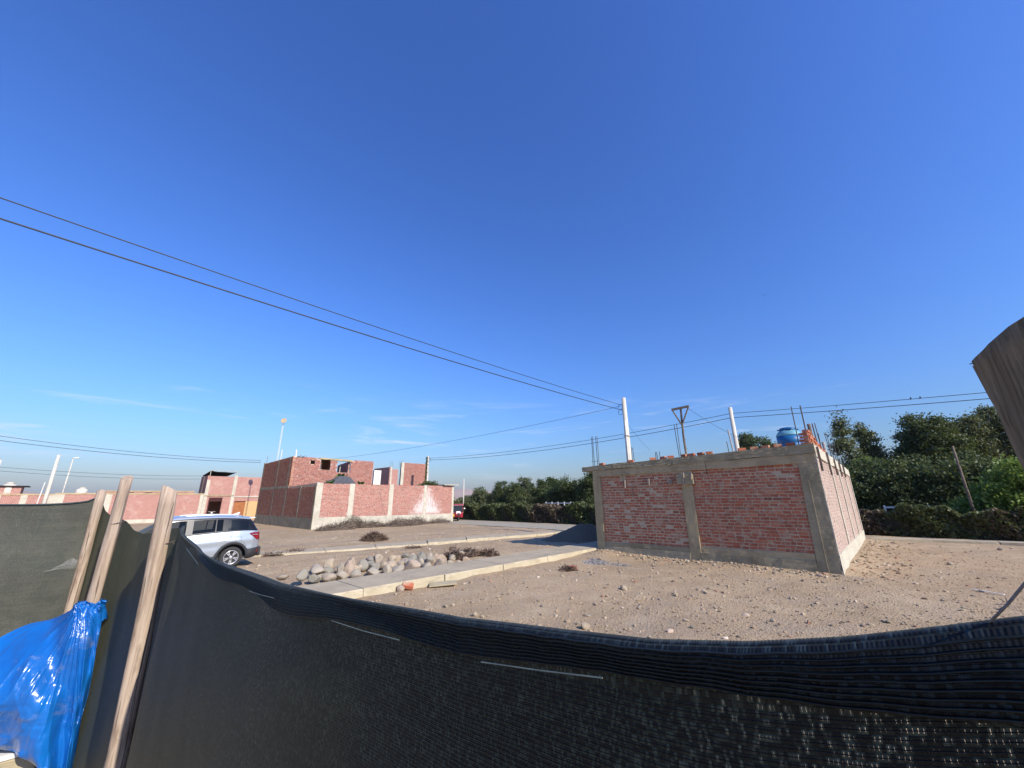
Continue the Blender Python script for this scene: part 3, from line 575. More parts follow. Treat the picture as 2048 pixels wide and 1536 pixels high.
# upper storey, sunlit wall with openings
UX = -41.2
ops = [(1.64, 2.07, 5.74, 6.12), (2.63, 3.62, 5.24, 6.28), (4.26, 5.74, 5.04, 6.2)]
uw = empty('upper_wall'); uw.parent = comp
def wall_with_holes(x, y0, length, z0, z1, holes, th=.18):
    ya = sorted({0, length} | {v for h in holes for v in h[:2]}); za = sorted({z0, z1} | {v for h in holes for v in h[2:]}); m = MB()
    for i in range(len(ya) - 1):
        for j in range(len(za) - 1):
            cy, cz = (ya[i] + ya[i + 1]) / 2, (za[j] + za[j + 1]) / 2
            if not any(h[0] < cy < h[1] and h[2] < cz < h[3] for h in holes): m.box(x - th, x - .015, y0 + ya[i], y0 + ya[i + 1], za[j], za[j + 1])
    return m
wall_with_holes(UX, 12.99, 8.1, 3.3, 6.30, [(h[0] - .19, h[1] - .19, h[2], h[3]) for h in ops]).build('wall_core', M_mortar2, comp)
lay = brick_layout(8.25, 3.55, 6.40, ops + [(2.2, 6.0, 6.18, 6.6)], 160); lay = [b for b in lay if not (b[0] < 1.0 and b[1] > 6.30)]
bricks_joined(comp, lay, (UX + .003, 12.8, 0), (0, 1, 0), (1, 0, 0), M_brickp, 160, prot=(.004, .02))
rb('lintel', M_conc, comp, [(UX + .05, 15.3, 6.28), (UX + .05, 18.7, 6.2), (UX + .05, 18.7, 6.36), (UX + .05, 15.3, 6.44)], nseg=14, nh=3, amp=.015, seed=170)
# room behind the first window; a ragged inner wall behind the big opening
MB().box(-46, UX - .25, 13.0, 16.9, 6.28, 6.4).build('roof_slab', M_conc_dark, comp)
MB().box(-46.2, -46, 13.0, 16.9, 3.5, 6.3).build('inner_wall', M_farbrick, comp); MB().box(-46.0, UX - .25, 16.8, 16.95, 3.5, 6.27).build('inner_wall', M_farbrick, comp)
MB().prism([(-41.5, 3.5), (-41.5, 6.25), (-44.2, 6.0), (-44.2, 4.9), (-45.2, 4.2), (-45.2, 3.5)], 'y', 18.4, 18.56).build('inner_wall', M_farbrick, comp)
MB().tube([(-42.5, 16.0, 3.5), (-42.5, 16.0, 6.3)], .05, 8).build('prop', M_pvc, comp)
MB().tube([(-42.0, 17.75, 4.0), (-42.0, 17.75, 6.2)], .045, 8).build('prop', M_pale, comp)
# rear rooms right of the main block
q0, q1 = on(803, 925, 'x', -45), on(857, 928, 'x', -45)
MB().box(-45.2, -45, q0.y, q1.y, 3, q0.z).build('rear_wall', M_mortar2, comp)
bricks_joined(comp, brick_layout(q1.y - q0.y - .5, 3.5, q0.z, [], 171), (-44.98, q0.y + .45, 0), (0, 1, 0), (1, 0, 0), M_brickp, 171, name='bricks')
MB().box(-45.1, -44.94, q0.y, q0.y + .42, 3, q0.z + .02).build('column', M_pale, comp)
q2, q3, q4 = on(782, 934, 'x', -45), on(762, 938, 'x', -45), on(749, 938, 'x', -43)
MB().box(-49.0, -45.0, q2.y - .15, q2.y, 3, q2.z).build('rear_side_wall', M_farbrick, comp)
MB().box(-45.3, -45.0, q2.y + .003, q2.y + .2, 3, q2.z + .05).build('column', M_pale, comp)
MB().box(-45.3, -45.05, q2.y + .2, q0.y - .35, 3, q2.z - .25).build('rear_wall', M_farbrick, comp)
w0, w1 = on(748, 950, 'x', -43.4), on(762, 950, 'x', -43.4); MB().box(-44.6, -43.4, w0.y, w1.y, 3, q4.z - .1).build('stair_box', simple('white_plaster', (.72, .70, .62), (.62, .6, .52), .8, 3, .1), comp)
q5 = on(1020, 990, 'x', -43)
for px, top in ((782, 922), (785, 923), (802, 921), (806, 920), (799, 922)): p = on(px, 936, 'x', -45.1); MB().tube([p, on(px - .5, top, 'x', -45.1)], .014, 4).build('rebar', M_rebar, comp)
for px, top in ((528, 911), (530, 914), (552, 908), (556, 912), (583, 901)): p = on(px, 932, 'x', -50 if px < 540 else -45.3); p2 = on(px, top, 'x', p.x); MB().tube([Vector((p.x, BY0 + .1, 6.1)), Vector((p.x + .02, BY0 + .1, p2.z))], .014 if px < 583 else .04, 5).build('rebar', M_rebar if px < 583 else M_pvc, comp)
MB().tube([(-41.4, 13.1, 6.2), (-41.4, 13.05, 7.05)], .06, 8).build('pipe_stub', M_pvc, comp)
for k in range(7): MB().obox((UX - .1, 13.2 + k * .12, 6.36 + .05 * (k % 3)), (.02, .1, .03), (.1, .02, .02), (0, 0, .015)).build('timber_scrap', M_oldwood, comp)
# shed roof of dark sheets showing above the yard wall
pa, pb, pc = on(655, 968, 'x', -36.4), on(690, 952, 'x', -37.4), on(716, 968, 'x', -36.4)
MB().add([(-36.3, pa.y, 3.55), (-36.3, pc.y, 3.55), (-38.6, pc.y, 3.6), (-38.6, pa.y, 3.6), (-37.5, pb.y - .5, pb.z), (-37.5, pb.y + .5, pb.z - .03)], [(0, 1, 5, 4), (1, 2, 5), (2, 3, 4, 5), (3, 0, 4), (0, 3, 2, 1)]).build('shed_roof', simple('roof_sheet_dark', (.09, .09, .095), (.06, .06, .065), .8, 4, .2), comp)
p = on(868, 968, 'x', -34.6); q = on(911, 969, 'x', -34.6)
MB().box(-35.7, -34.1, 25.6, 27.55, 3.72, 3.79).build('gate_canopy', M_pale, comp)
def banana(x, y, z, hgt, n, label, seed):
    r = rs(seed); root = empty('banana_plant', (x, y, 0)); tag(root, label, 'plant', 'banana plants in the yard')
    MB().tube([(0, 0, 0), (.03, 0, z)], [.1, .06], 8).build('stem', simple('banana_stem', (.2, .24, .1), (.14, .17, .07)), root, True)
    for k in range(n):
        a = k * 2.4 + r.uniform(-.4, .4); L = hgt * r.uniform(.7, 1.1); V = []; m = 9
        for i in range(m):
            t = i / (m - 1); out = t * L * .42; up = z - .1 + L * (t * 1.05 - .55 * t * t); w = .19 * math.sin(math.pi * min(.98, t * .9 + .08)) + .01
            for s_ in (-1, 0, 1): V.append((math.cos(a) * out - math.sin(a) * w * s_, math.sin(a) * out + math.cos(a) * w * s_, up - abs(s_) * .05))
        npmesh('leaf', V, grid_faces(m, 3), M_banana, root, True)
p = on(680, 967, 'x', -38.9); banana(-38.9, p.y, 3.9, 2.0, 6, 'banana plant with tall upright leaves behind the shed roof', 1)
p = on(660, 967, 'x', -36); banana(-36, p.y, 3.55, 1.2, 4, 'pale banana leaf at the left end of the shed roof', 2)
p = on(722, 967, 'x', -36); banana(-36, p.y, 3.55, 1.0, 4, 'dark green banana leaves right of the shed roof', 3)
p = on(732, 967, 'x', -36); banana(-36, p.y + .1, 3.4, .35, 4, 'lowest banana leaves peeping over the yard wall', 4)

# ------------------------------------------------------------------ houses further left
def cuboid_house(name, label, x, y0, y1, z1, depth=4, cols_=(), mat=M_farbrick, top=True, cat='house'):
    h_ = empty(name); tag(h_, label, cat)
    MB().box(x - depth, x, y0, y1, 0, z1).build('wall', mat, h_)
    for a, b in cols_: rb('column', M_pale, h_, [(x + .03, a, 0), (x + .03, b, 0), (x + .03, b, z1 + .02), (x + .03, a, z1 + .02)], nseg=2, nh=8, amp=.008, seed=int(abs(a) * 10), thick=.1)
    if top: rb('coping', M_conc, h_, [(x + .04, y0, z1 - .02), (x + .04, y1, z1 - .02), (x + .04, y1, z1 + .12), (x + .04, y0, z1 + .12)], nseg=30, nh=2, amp=.012, seed=7, thick=.3)
    return h_
b3 = empty('corner_shop_house'); tag(b3, 'two-storey brick house with open dark doorway and shade cloth on its roof', 'house')
m = wall_with_holes(-62, 9.8, 9.2, 0, 5.36, [(.55, 1.95, 0, 2.75), (3.3, 6.6, 0, 2.3)], .25); m.build('front_wall', M_farbrick, b3)
MB().box(-66.2, -62.2, 9.8, 10.0, 0, 5.42).build('side_wall', M_farbrick, b3)
MB().box(-66.2, -66.0, 10, 19, 0, 5.2).build('rear_wall', M_farbrick, b3); MB().box(-66, -62.2, 10, 19, 5.0, 5.12).build('roof_slab', M_conc_dark, b3); MB().box(-66, -62.2, 10, 19, 2.9, 3.0).build('floor_slab', M_conc_dark, b3)
for a, b, z1 in ((9.8, 10.15, 5.5), (12.62, 12.98, 6.1)): rb('column', M_pale, b3, [(-61.96, a, 0), (-61.96, b, 0), (-61.96, b, z1 - .6), (-61.96, a, z1 - .6)], nseg=2, nh=8, amp=.008, seed=int(a * 9), thick=.1)
rb('column', M_conc_dark, b3, [(-64.4, 9.77, 3.2), (-64.1, 9.77, 3.2), (-64.1, 9.77, 5.4), (-64.4, 9.77, 5.4)], nseg=2, nh=6, amp=.006, seed=3, thick=.1)
rb('floor_band', M_conc_dark, b3, [(-61.93, 9.85, 2.92), (-61.93, 12.9, 2.92), (-61.93, 12.9, 3.05), (-61.93, 9.85, 3.05)], nseg=20, nh=2, amp=.03, seed=8, thick=.2)
rb('floor_band', M_pale, b3, [(-61.95, 13.0, 2.78), (-61.95, 19, 2.78), (-61.95, 19, 2.92), (-61.95, 13.0, 2.92)], nseg=20, nh=2, amp=.012, seed=9, thick=.1)
M_gate = simple('gate_rust', (.34, .13, .045), (.26, .09, .03), .7, 2, .1); M_osb = simple('particle_board', (.56, .36, .17), (.48, .29, .13), .8, 9, .2)
MB().box(-62.1, -61.98, 13.1, 14.3, 0, 2.2).build('gate_leaf', M_gate, b3); MB().box(-62.1, -61.96, 14.32, 16.4, 0, 2.28).build('board_panel', M_osb, b3)
M_door = simple('door_maroon', (.10, .03, .03), (.07, .02, .02), .6, 4, 0)
MB().box(-62.05, -61.95, 10.35, 10.45, 0, 2.75).build('door_frame', M_door, b3); MB().box(-62.05, -61.95, 11.7, 11.76, 0, 2.75).build('door_frame', M_door, b3)
for k in range(4): MB().box(-62.04, -61.97, 10.46, 11.7, 2.3 + k * .11, 2.36 + k * .11).build('shutter_slat', M_door, b3)
M_black = simple('dark_cloth', (.018, .02, .021), (.012, .013, .014), .9, 6, .2)
U, W = np.meshgrid(np.linspace(0, 1, 22), np.linspace(0, 1, 14), indexing='ij'); u_, w_ = U.ravel(), W.ravel()
sag = .34 * np.sin(np.pi * u_) * (.4 + .6 * w_) + .10 * np.sin(u_ * 9) * w_
V = np.stack([-62.0 - 3.6 * (1 - w_), 10.0 + 2.8 * u_ - .3 * (1 - w_), 6.05 - .1 * u_ - sag * .35 - .55 * (1 - w_) * (1 - .3 * u_)], 1)
npmesh('shade_cloth', V, grid_faces(22, 14), M_black, b3, True)
for (x, y, z1) in ((-62.05, 10.0, 6.1), (-62.05, 12.8, 6.05), (-65.6, 9.9, 5.7), (-65.6, 12.6, 5.6)): MB().tube([(x, y, 5.2), (x, y, z1)], .035, 6).build('roof_post', M_pale, b3)
MB().tube([(-62.05, 9.9, 6.05), (-62.05, 12.9, 6.0)], .03, 6).build('roof_rail', M_steel, b3)
# motorbike seen in the doorway
mb = empty('motorbike', (-63.0, 11.1, 0)); tag(mb, 'dark motorbike parked inside the open doorway', 'motorbike')
MB().tube([(0, .32 * math.cos(t), .32 + .32 * math.sin(t)) for t in np.linspace(0, 6.28, 20)], .06, 6, False).build('wheel', M_wire, mb); MB().obox((-.5, 0, .75), (.5, 0, .05), (0, .14, 0), (0, 0, .16)).build('tank', M_wire, mb, bevel=.05)
MB().tube([(-.05, -.38, 1.05), (-.1, 0, 1.0), (-.05, .38, 1.05)], .02, 6).build('handlebar', M_pvc, mb); MB().obox((.03, 0, .9), (.05, 0, 0), (0, .1, 0), (0, 0, .09)).build('headlight', M_pvc, mb, bevel=.03)
lw = cuboid_house('long_brick_wall', 'long sunlit red brick wall with pale columns behind the silver car', -62, -2.45, 9.78, 3.12, .25, ((-2.45, -1.75), (1.15, 1.75), (9.45, 9.78)), cat='wall')
MB().box(-61.97, -61.93, -2.4, 9.7, 0, .4).build('plinth', M_pale, lw)
fl = cuboid_house('low_roofed_house', 'low brick house with white water tank at the far left', -64, -8.6, -2.5, 3.05, 6, ((-8.1, -7.7), (-6.4, -6.0), (-4.75, -4.3), (-2.9, -2.5)))
MB().box(-68, -65.5, -7.6, -5.0, 3.1, 3.9).build('roof_room', M_farbrick, fl); MB().box(-68.2, -65.3, -7.7, -4.6, 3.9, 4.0).build('roof_sheet', M_black, fl)
MB().tube([(-66, -7.5, 4), (-66, -7.3, 5.0)], .05, 6).build('pipe_stub', M_pvc, fl)
hb = cuboid_house('background_house', 'flat-roofed house with dark window gaps behind the long brick wall', -72, 1.2, 10.2, 3.62, 5)
for a in (2.3, 3.2, 5.0): MB().box(-71.98, -71.93, a, a + .75, 3.15, 3.5).build('window', simple('window_gap', (.012, .012, .014), None, .8, 3, 0), hb)
def small_tank(x, y, z, label):
    t = empty('rooftop_tank', (x, y, z)); tag(t, label, 'water tank'); k = MB().lathe([(.5, 0), (.55, .05), (.55, .8), (.5, .95), (.3, 1.1)], n=18).build('tank_body', simple('tank_cream', (.62, .57, .47), (.52, .48, .4), .6, 3, .05), t, True); MB().lathe([(.3, 1.09), (.31, 1.2), (.1, 1.26)], n=16).build('tank_lid', M_pale, t, True)
p = on(15, 985, 'x', -66); small_tank(-66, p.y, 3.1, 'cream rooftop tank at the far left edge')
p = on(162, 987, 'x', -74); MB(); small_tank(-74, p.y, 2.9, 'small cream rooftop tank behind the long brick wall')
hb2 = cuboid_house('tank_house', 'low house carrying a cream tank behind the long wall', -73, -4.5, 1.0, 2.9, 5)

# ------------------------------------------------------------------ utility poles, masts, cables
def pole(name, x, y, h_, r0, r1, label, group=None, mat=M_polec, lean=(0, 0), cat='utility pole'):
    o = empty(name, (x, y, 0)); tag(o, label, cat, group)
    MB().tube([(0, 0, -.3), (lean[0] * .5, lean[1] * .5, h_ * .5), (lean[0], lean[1], h_)], [r0, (r0 + r1) / 2, r1], 14).build('shaft', mat, o, True); return o
pt = on(1247, 796, 'x', -11.2); P1 = (pt.x, pt.y); P1Z = pt.z
pm = pole('utility_pole', *P1, P1Z, .20, .125, 'tall pale concrete utility pole behind the left end of the brick house', 'concrete utility poles')
for k, (dz, s_) in enumerate(((.42, 1), (.75, 1))):
    MB().tube([(-.1, -.05, P1Z - dz), (-.24, -.1, P1Z - dz)], .02, 6).build('bracket', M_steel, pm)
    MB().tube([(-.24 + .16 * math.cos(t), -.1, P1Z - dz - .16 + .16 * math.sin(t)) for t in np.linspace(0, 6.28, 18)], .012, 5).build('cable_loop', M_wire, pm)
MB().tube([(.03, -.17, .2), (.03, -.16, P1Z - 1.5)], .035, 6).build('conduit', M_pvc, pm)
MB().lathe([(.2, 0), (.2, .05)], c=(0, 0, 5.9), n=14).build('band', M_steel, pm)
pt2 = on(1460, 815, 'y', 29.3); pole('utility_pole', pt2.x, pt2.y, pt2.z, .17, .12, 'pale concrete utility pole behind the roof between tee post and blue tank', 'concrete utility poles')
pt3 = on(857, 912, 'y', 28.6); p3o = pole('utility_pole', pt3.x, pt3.y, pt3.z, .15, .11, 'utility pole wrapped in ivy behind the brick compound', 'concrete utility poles')
MB().tube([(.3 + .22 * math.cos(t), 0, pt3.z - .55 + .22 * math.sin(t)) for t in np.linspace(0, 6.28, 16)], .016, 5).build('cable_loop', M_wire, p3o)
p4 = on(118, 910, 'x', -56); p4b = on(88, 1008, 'x', -56); pole('utility_pole', -56, p4b.y, p4.z, .17, .11, 'leaning-looking pale utility pole rising over the net at far left', 'concrete utility poles', lean=(0, p4.y - p4b.y))
MB().tube([(-56, p4b.y - .5, 0), (-56, p4.y - .3, p4.z * .62)], .035, 6).build('pole_prop', M_pvc, None); tag(bpy.data.objects['pole_prop'], 'thin white pipe leaning beside the far left utility pole', 'pipe')
p5 = on(147, 916, 'x', -66); l5 = pole('street_lamp', -66, p5.y, p5.z, .07, .05, 'thin street lamp with white head beside the far left pole', None, M_polec, cat='street lamp')
MB().obox((.05, .2, p5.z + .02), (.1, 0, 0), (0, .24, .06), (0, 0, .05)).build('lamp_head', M_pvc, l5, bevel=.04)
p6 = on(567, 845, 'x', -52); l6 = empty('lattice_mast', (-52, p6.y, 0)); tag(l6, 'thin lattice mast with a round dish on top above the compound', 'mast')
for k in range(3): MB().tube([(.065 * math.cos(k * 2.1), .065 * math.sin(k * 2.1), 0), (.065 * math.cos(k * 2.1), .065 * math.sin(k * 2.1), p6.z)], .014, 5).build('mast_leg', M_pvc, l6)
m = MB()
for i in range(int(p6.z / .4)):
    for k in range(3): m.tube([(.065 * math.cos(k * 2.1), .065 * math.sin(k * 2.1), i * .4), (.065 * math.cos(k * 2.1 + 2.1), .065 * math.sin(k * 2.1 + 2.1), i * .4 + .4)], .008, 4)
m.build('lacing', M_pvc, l6)
dish = MB().lathe([(.02, .0), (.2, .03), (.33, .12), (.34, .13), (.33, .14), (.1, .06)], n=20).build('dish', M_conc, l6, True); dish.location = (.15, 0, p6.z + .15); dish.rotation_euler = (0, R(75), R(-40))
p7 = on(1906, 892, 'y', 33.4); p7b = on(1942, 1010, 'y', 33.4); pole('wooden_pole', p7b.x + .02, 33.4, p7.z, .075, .05, 'leaning bare wooden pole in front of the dark trees at right', None, M_oldwood, (p7.x - p7b.x - .04, 0), 'pole')
p8 = on(928, 958, 'y', 58); pole('thin_pole', p8.x, 58, p8.z, .16, .09, 'distant thin pole right of the compound wall', None, M_polec, cat='pole')
p9 = on(2, 920, 'x', -90); pole('distant_pole', -90, p9.y, p9.z, .16, .1, 'distant pale pole at the extreme left edge', None, M_polec, cat='pole')
def cable(p0, p1, sag, rad, label, n=48, group='overhead cables'):
    p0, p1 = Vector(p0), Vector(p1); pts = []
    for i in range(n + 1):
        t = i / n; p = p0.lerp(p1, t); p.z -= sag * 4 * t * (1 - t); pts.append(p)
    o = MB().tube(pts, rad, 5).build('cable', M_wire); tag(o, label, 'cable', group); return o
A1, A2 = Vector((P1[0] - .22, P1[1] - .1, P1Z - .42)), Vector((P1[0] - .22, P1[1] - .1, P1Z - .75))
W1 = cable(A1, (-11.9, -13, 8.5), .30, .014, 'upper of the two cables sweeping up to the left across the sky')
W2 = cable(A2, (-11.95, -13, 8.04), .30, .019, 'thicker lower of the two cables sweeping up to the left across the sky')
C1, C2 = Vector((pt3.x, pt3.y, pt3.z - .28)), Vector((pt3.x, pt3.y, pt3.z - .5)); D1, D2 = Vector((pt2.x, pt2.y, pt2.z - .42)), Vector((pt2.x, pt2.y, pt2.z - .72))
cable(C1, D1, .55, .017, 'upper cable between the ivy pole and the pole behind the roof'); cable(C2, D2, .6, .020, 'lower cable between the ivy pole and the pole behind the roof')
e1, e2 = on(2150, 758, 'y', 30.0), on(2150, 772, 'y', 30.0)
cable(D1, e1 + (e1 - D1) * 1.2, .25, .016, 'upper cable running right behind the near post, two birds on it'); cable(D2, e2 + (e2 - D2) * 1.2, .25, .019, 'lower cable running right behind the near post')
f1 = on(1205, 826, 'x', -11.4); cable(A1 + Vector((0, 0, -.1)), on(640, 921, 'x', -42), .35, .011, 'thin cable sloping down left from the tall pole to the compound')
g0, g1 = on(522, 921, 'x', -50), on(522, 925, 'x', -50); cable(g0, on(-300, 826, 'x', -48), .55, .018, 'upper of the left pair of cables ending at the compound roof'); cable(g1, on(-300, 838, 'x', -48), .55, .02, 'lower of the left pair of cables ending at the compound roof')
cable(on(405, 952, 'x', -66), on(-300, 905, 'x', -62), .5, .016, 'upper faint cable low over the far left roofs'); cable(on(400, 958, 'x', -66), on(-300, 912, 'x', -62), .55, .016, 'lower faint cable low over the far left roofs')
cable((-5.95, 18, 6.12), on(1500, 886, 'y', 24), .12, .007, 'thin sagging wire from the tee post down to the roof', 20); cable((P1[0] + .15, P1[1], 6.6), on(1300, 900, 'y', 27.5), .1, .006, 'thin stay wire right of the tall pole', 20)

# ------------------------------------------------------------------ birds
def bird(p, label, s=.18, flying=True):
    b = empty('bird', p); tag(b, label, 'bird'); M_bird = simple('bird_dark', (.03, .028, .027), None, .8, 5, 0)
    if flying:
        V = []
        m = MB().lathe([(.01, -.5), (.09, -.3), (.14, 0), (.11, .3), (.04, .5)], n=10)
        o = m.build('body', M_bird, b, True); o.rotation_euler = (R(80), 0, R(60)); o.scale = (s,) * 3
        for k in (-1, 1): MB().add([(0, -.15, 0), (0, .15, 0), (k * .5, .2, .2), (k * .5, -.1, .2), (k * 1.0, .0, .1)], [(0, 1, 2, 3), (3, 2, 4)]).build('wing', M_bird, b).scale = (s * 1.3,) * 3
    else:
        o = MB().lathe([(.02, 0), (.4, .15), (.5, .5), (.36, .85), (.26, 1.0), (.26, 1.2), (.1, 1.32)], n=10).build('body', M_bird, b, True); o.scale = (s,) * 3
        MB().obox((-.3 * s, 0, -.15 * s), (.12 * s, 0, 0), (0, .06 * s, 0), (.1 * s, 0, .5 * s)).build('tail', M_bird, b)
bird(on(935, 631, 'r', 40), 'tiny dark bird flying in the middle of the sky', .11); bird(on(1528, 591, 'r', 38), 'tiny dark bird flying in the upper right sky', .13)
for px, lb in ((1820, 'left bird perched on the upper cable at right'), (1838, 'right bird perched on the upper cable at right')):
    d1, d2 = D1, e1 + (e1 - D1) * 1.2; best = None
    for i in range(600):
        t = i / 600; p = d1.lerp(d2, t); p.z -= .25 * 4 * t * (1 - t); q = on(px, 790, 'y', p.y)
        if best is None or abs(q.x - p.x) < best[0]: best = (abs(q.x - p.x), p)
    bird(best[1] + Vector((0, 0, .016)), lb, .075, False)

# ------------------------------------------------------------------ vegetation
def leaf_quads(C_, size, r, elong=1.5, up=0.0):
    n_ = len(C_); a = r.normal(size=(n_, 3)); a[:, 2] += up; a /= np.linalg.norm(a, axis=1, keepdims=True); b = np.cross(a, r.normal(size=(n_, 3))); b /= np.linalg.norm(b, axis=1, keepdims=True)
    s_ = (size * r.uniform(.6, 1.3, n_))[:, None]; V = np.stack([C_ - a * s_ * elong * .5, C_ + b * s_ * .5 - a * s_ * .05, C_ + a * s_ * elong * .5, C_ - b * s_ * .5 - a * s_ * .05], 1).reshape(-1, 3)
    return V, np.arange(n_ * 4).reshape(-1, 4)
def crown_points(blobs, ncl, per, rc, r):
    """leaf positions gathered in clumps on and in the crown's lobes"""
    vol = np.array([b[3] * b[3] * b[4] for b in blobs]) ** .75; vol /= vol.sum(); out = []
    for b, k in zip(blobs, np.maximum(3, (vol * ncl).astype(int))):
        d = r.normal(size=(k, 3)); d /= np.linalg.norm(d, axis=1, keepdims=True); d *= (r.uniform(.25, 1.0, k) ** .45)[:, None]
        c = d * np.array([b[3], b[3], b[4]]) + np.array(b[:3]); 
        rr = rc * r.uniform(.6, 1.25, k)
        pts = c[:, None, :] + r.normal(size=(k, per, 3)) * .5 * rr[:, None, None] * np.array([1, 1, .75]); out.append(pts.reshape(-1, 3))
    return np.concatenate(out)
def tree(x, y, blobs, ncl, per, rc, leaf, mat, label, seed, group='trees behind the hedge', trunk=.16, elong=1.6, name='tree', cat='tree'):
    r = rs(seed); root = empty(name, (x, y, 0)); tag(root, label, cat, group)
    top = max(b[2] + b[4] for b in blobs); zc = min(b[2] - b[4] for b in blobs); t = MB()
    main = [Vector((0, 0, -.2))]; nseg = 6
    for i in range(1, nseg + 1): main.append(Vector((r.uniform(-.12, .12) * i * .5, r.uniform(-.12, .12) * i * .5, top * .78 * i / nseg)))
    t.tube(main, [trunk * (1 - .13 * i) for i in range(nseg + 1)], 8)
    for b in blobs:
        s_ = main[min(nseg, max(1, int((b[2] - b[4] * .6) / (top * .78) * nseg)))]; e_ = Vector(b[:3]); mid = s_.lerp(e_, .5) + Vector((r.uniform(-.2, .2), r.uniform(-.2, .2), .1)); t.tube([s_, mid, e_], [trunk * .45, trunk * .3, trunk * .12], 6)
        for k in range(4):
            d = r.normal(size=3); d /= np.linalg.norm(d); t.tube([mid.lerp(e_, r.uniform(0, 1)), e_ + Vector((d[0] * b[3] * .8, d[1] * b[3] * .8, d[2] * b[4] * .8))], [trunk * .16, trunk * .05], 5)
    t.build('trunk', M_bark, root, True)
    C_ = crown_points(blobs, int(ncl * 1.25), int(per * 2.0), rc, r); V, Fq = leaf_quads(C_, leaf * .63, r, elong); npmesh('crown', V, Fq, mat, root); return root  # leaves
# the trees right of the house, back row
def at48(px, y): return on(px, 950, 'y', y).x
def spire(h_, w, r): return [(r.uniform(-.25, .25) * w, r.uniform(-.25, .25) * w, h_ * f, w * (1.05 - f) * .95 + .22, h_ * .10) for f in (.42, .55, .68, .8, .9, .97)]
R_ = rs(21)
x = at48(1712, 47); tree(x, 47, spire(9.2, 1.9, R_) + [(-1.0, 0, 4.2, 1.3, 1.0)], 120, 42, .55, .17, M_leafe, 'feathery grey-green tree with the tallest spire just right of the house', 31, elong=2.2)
x = at48(1748, 48.5); tree(x, 48.5, spire(8.7, 1.9, R_), 110, 42, .5, .17, M_leafe, 'slimmer feathery tree right of the tallest spire', 32, elong=2.2)
x = at48(1790, 46); tree(x, 46, [(0, 0, 3.6, 1.4, 1.2), (.7, .2, 4.6, .8, .7), (-.7, .1, 4.3, .9, .8)], 90, 42, .55, .18, M_leafd, 'short dark tree in the dip between feathery and round-crowned trees', 33)
x = at48(1880, 48); tree(x, 48, [(0, 0, 5.8, 1.7, 1.4), (-1.3, .3, 5.3, 1.1, 1.0), (1.3, 0, 6.0, 1.1, 1.2), (-.3, .2, 8.1, .95, .9), (.9, -.2, 7.6, .75, .8), (-1.2, -.2, 7.0, .7, .6), (.2, -.8, 7.0, 1.0, .9)], 240, 46, .62, .19, M_leafd, 'big dark round-crowned tree right of the house', 34, trunk=.25)
x = at48(1972, 49); tree(x, 49, [(0, 0, 7.5, .8, .9), (-.6, .2, 6.4, .8, .8), (.5, .2, 5.8, .9, .9), (-.2, 0, 4.6, 1.1, 1.0)], 120, 42, .5, .18, M_leafe, 'airy tree right of the big round-crowned tree', 35)
x = at48(2025, 50); tree(x, 50, [(0, 0, 8.3, .8, .9), (-.4, .2, 7.0, .85, .85), (.5, .2, 5.8, 1.1, 1.0), (1.2, .2, 7.2, 1.0, 1.0)], 130, 42, .5, .18, M_leafe, 'tall tree half hidden by the near wooden post', 36)
x = at48(1520, 52); tree(x, 52, [(0, 0, 7.6, 1.7, 1.6), (-1.0, 0, 8.6, .9, .9), (1.2, 0, 7.2, 1.1, .9), (0, 0, 6, 2, 1.4)], 150, 44, .5, .18, M_leafd, 'dark tree crown showing over the roof left of the blue tank', 37)
x = at48(1500, 46); tree(x, 46, [(0, 0, 5.2, 1.4, 1.0), (.9, 0, 4.8, 1.2, 1.0)], 60, 40, .5, .18, M_leafd, 'low dark crown behind the roof edge and rear pole', 43)
# denser lower belt
for i, (px, h_, y, lb) in enumerate(((1700, 4.4, 41, 'bushy dark tree hard against the right corner of the house'), (1745, 4.9, 42.5, 'bushy dark tree under the feathery spires'), (1790, 4.4, 40, 'bushy dark tree left of the big round crown'), (1838, 4.9, 42, 'bushy dark tree below the left of the big round crown'),
                                     (1882, 4.3, 40, 'bushy dark tree directly below the big round crown'), (1928, 4.8, 42, 'bushy dark tree behind the leaning wooden pole'), (1972, 4.4, 40.5, 'bushy dark tree just right of the leaning pole'))):
    x = at48(px, y); q = rs(i + 60); bl = [(q.uniform(-.5, .5), q.uniform(-.4, .4), h_ * f, 1.55 * (1.15 - .4 * f), h_ * .2) for f in (.25, .42, .58, .74, .84)] + [(q.uniform(-1.3, 1.3), -.5, h_ * .4, 1.1, h_ * .18), (q.uniform(-1.3, 1.3), -.6, h_ * .62, 1.0, h_ * .16)]
    tree(x, y, bl, 170, 46, .55, .18, M_leafd, lb, 70 + i, 'belt of dark trees at right', .2)
x = on(2035, 1000, 'y', 35.2).x; tree(x, 35.2, [(0, 0, 2.3, 1.7, 1.3), (-.9, -.2, 1.5, 1.4, 1.0), (.9, .1, 3.2, 1.2, 1.0), (.2, -.6, 3.3, 1.0, .9), (-1.7, 0, 1.3, 1.0, .7), (1.6, 0, 2.2, 1.5, 1.4)], 150, 44, .5, .16, M_leafg, 'bright green leafy bush at the right edge behind the hedge', 90, None, .12, 2.0, 'bush', 'bush')
x = on(1725, 925, 'y', 44).x; tree(x, 44, [(0, 0, 4.9, .55, .35)], 14, 40, .3, .13, M_leafg, 'small bright green treetop among the dark trees', 91, None, .06, 1.5, 'young_tree', 'tree')
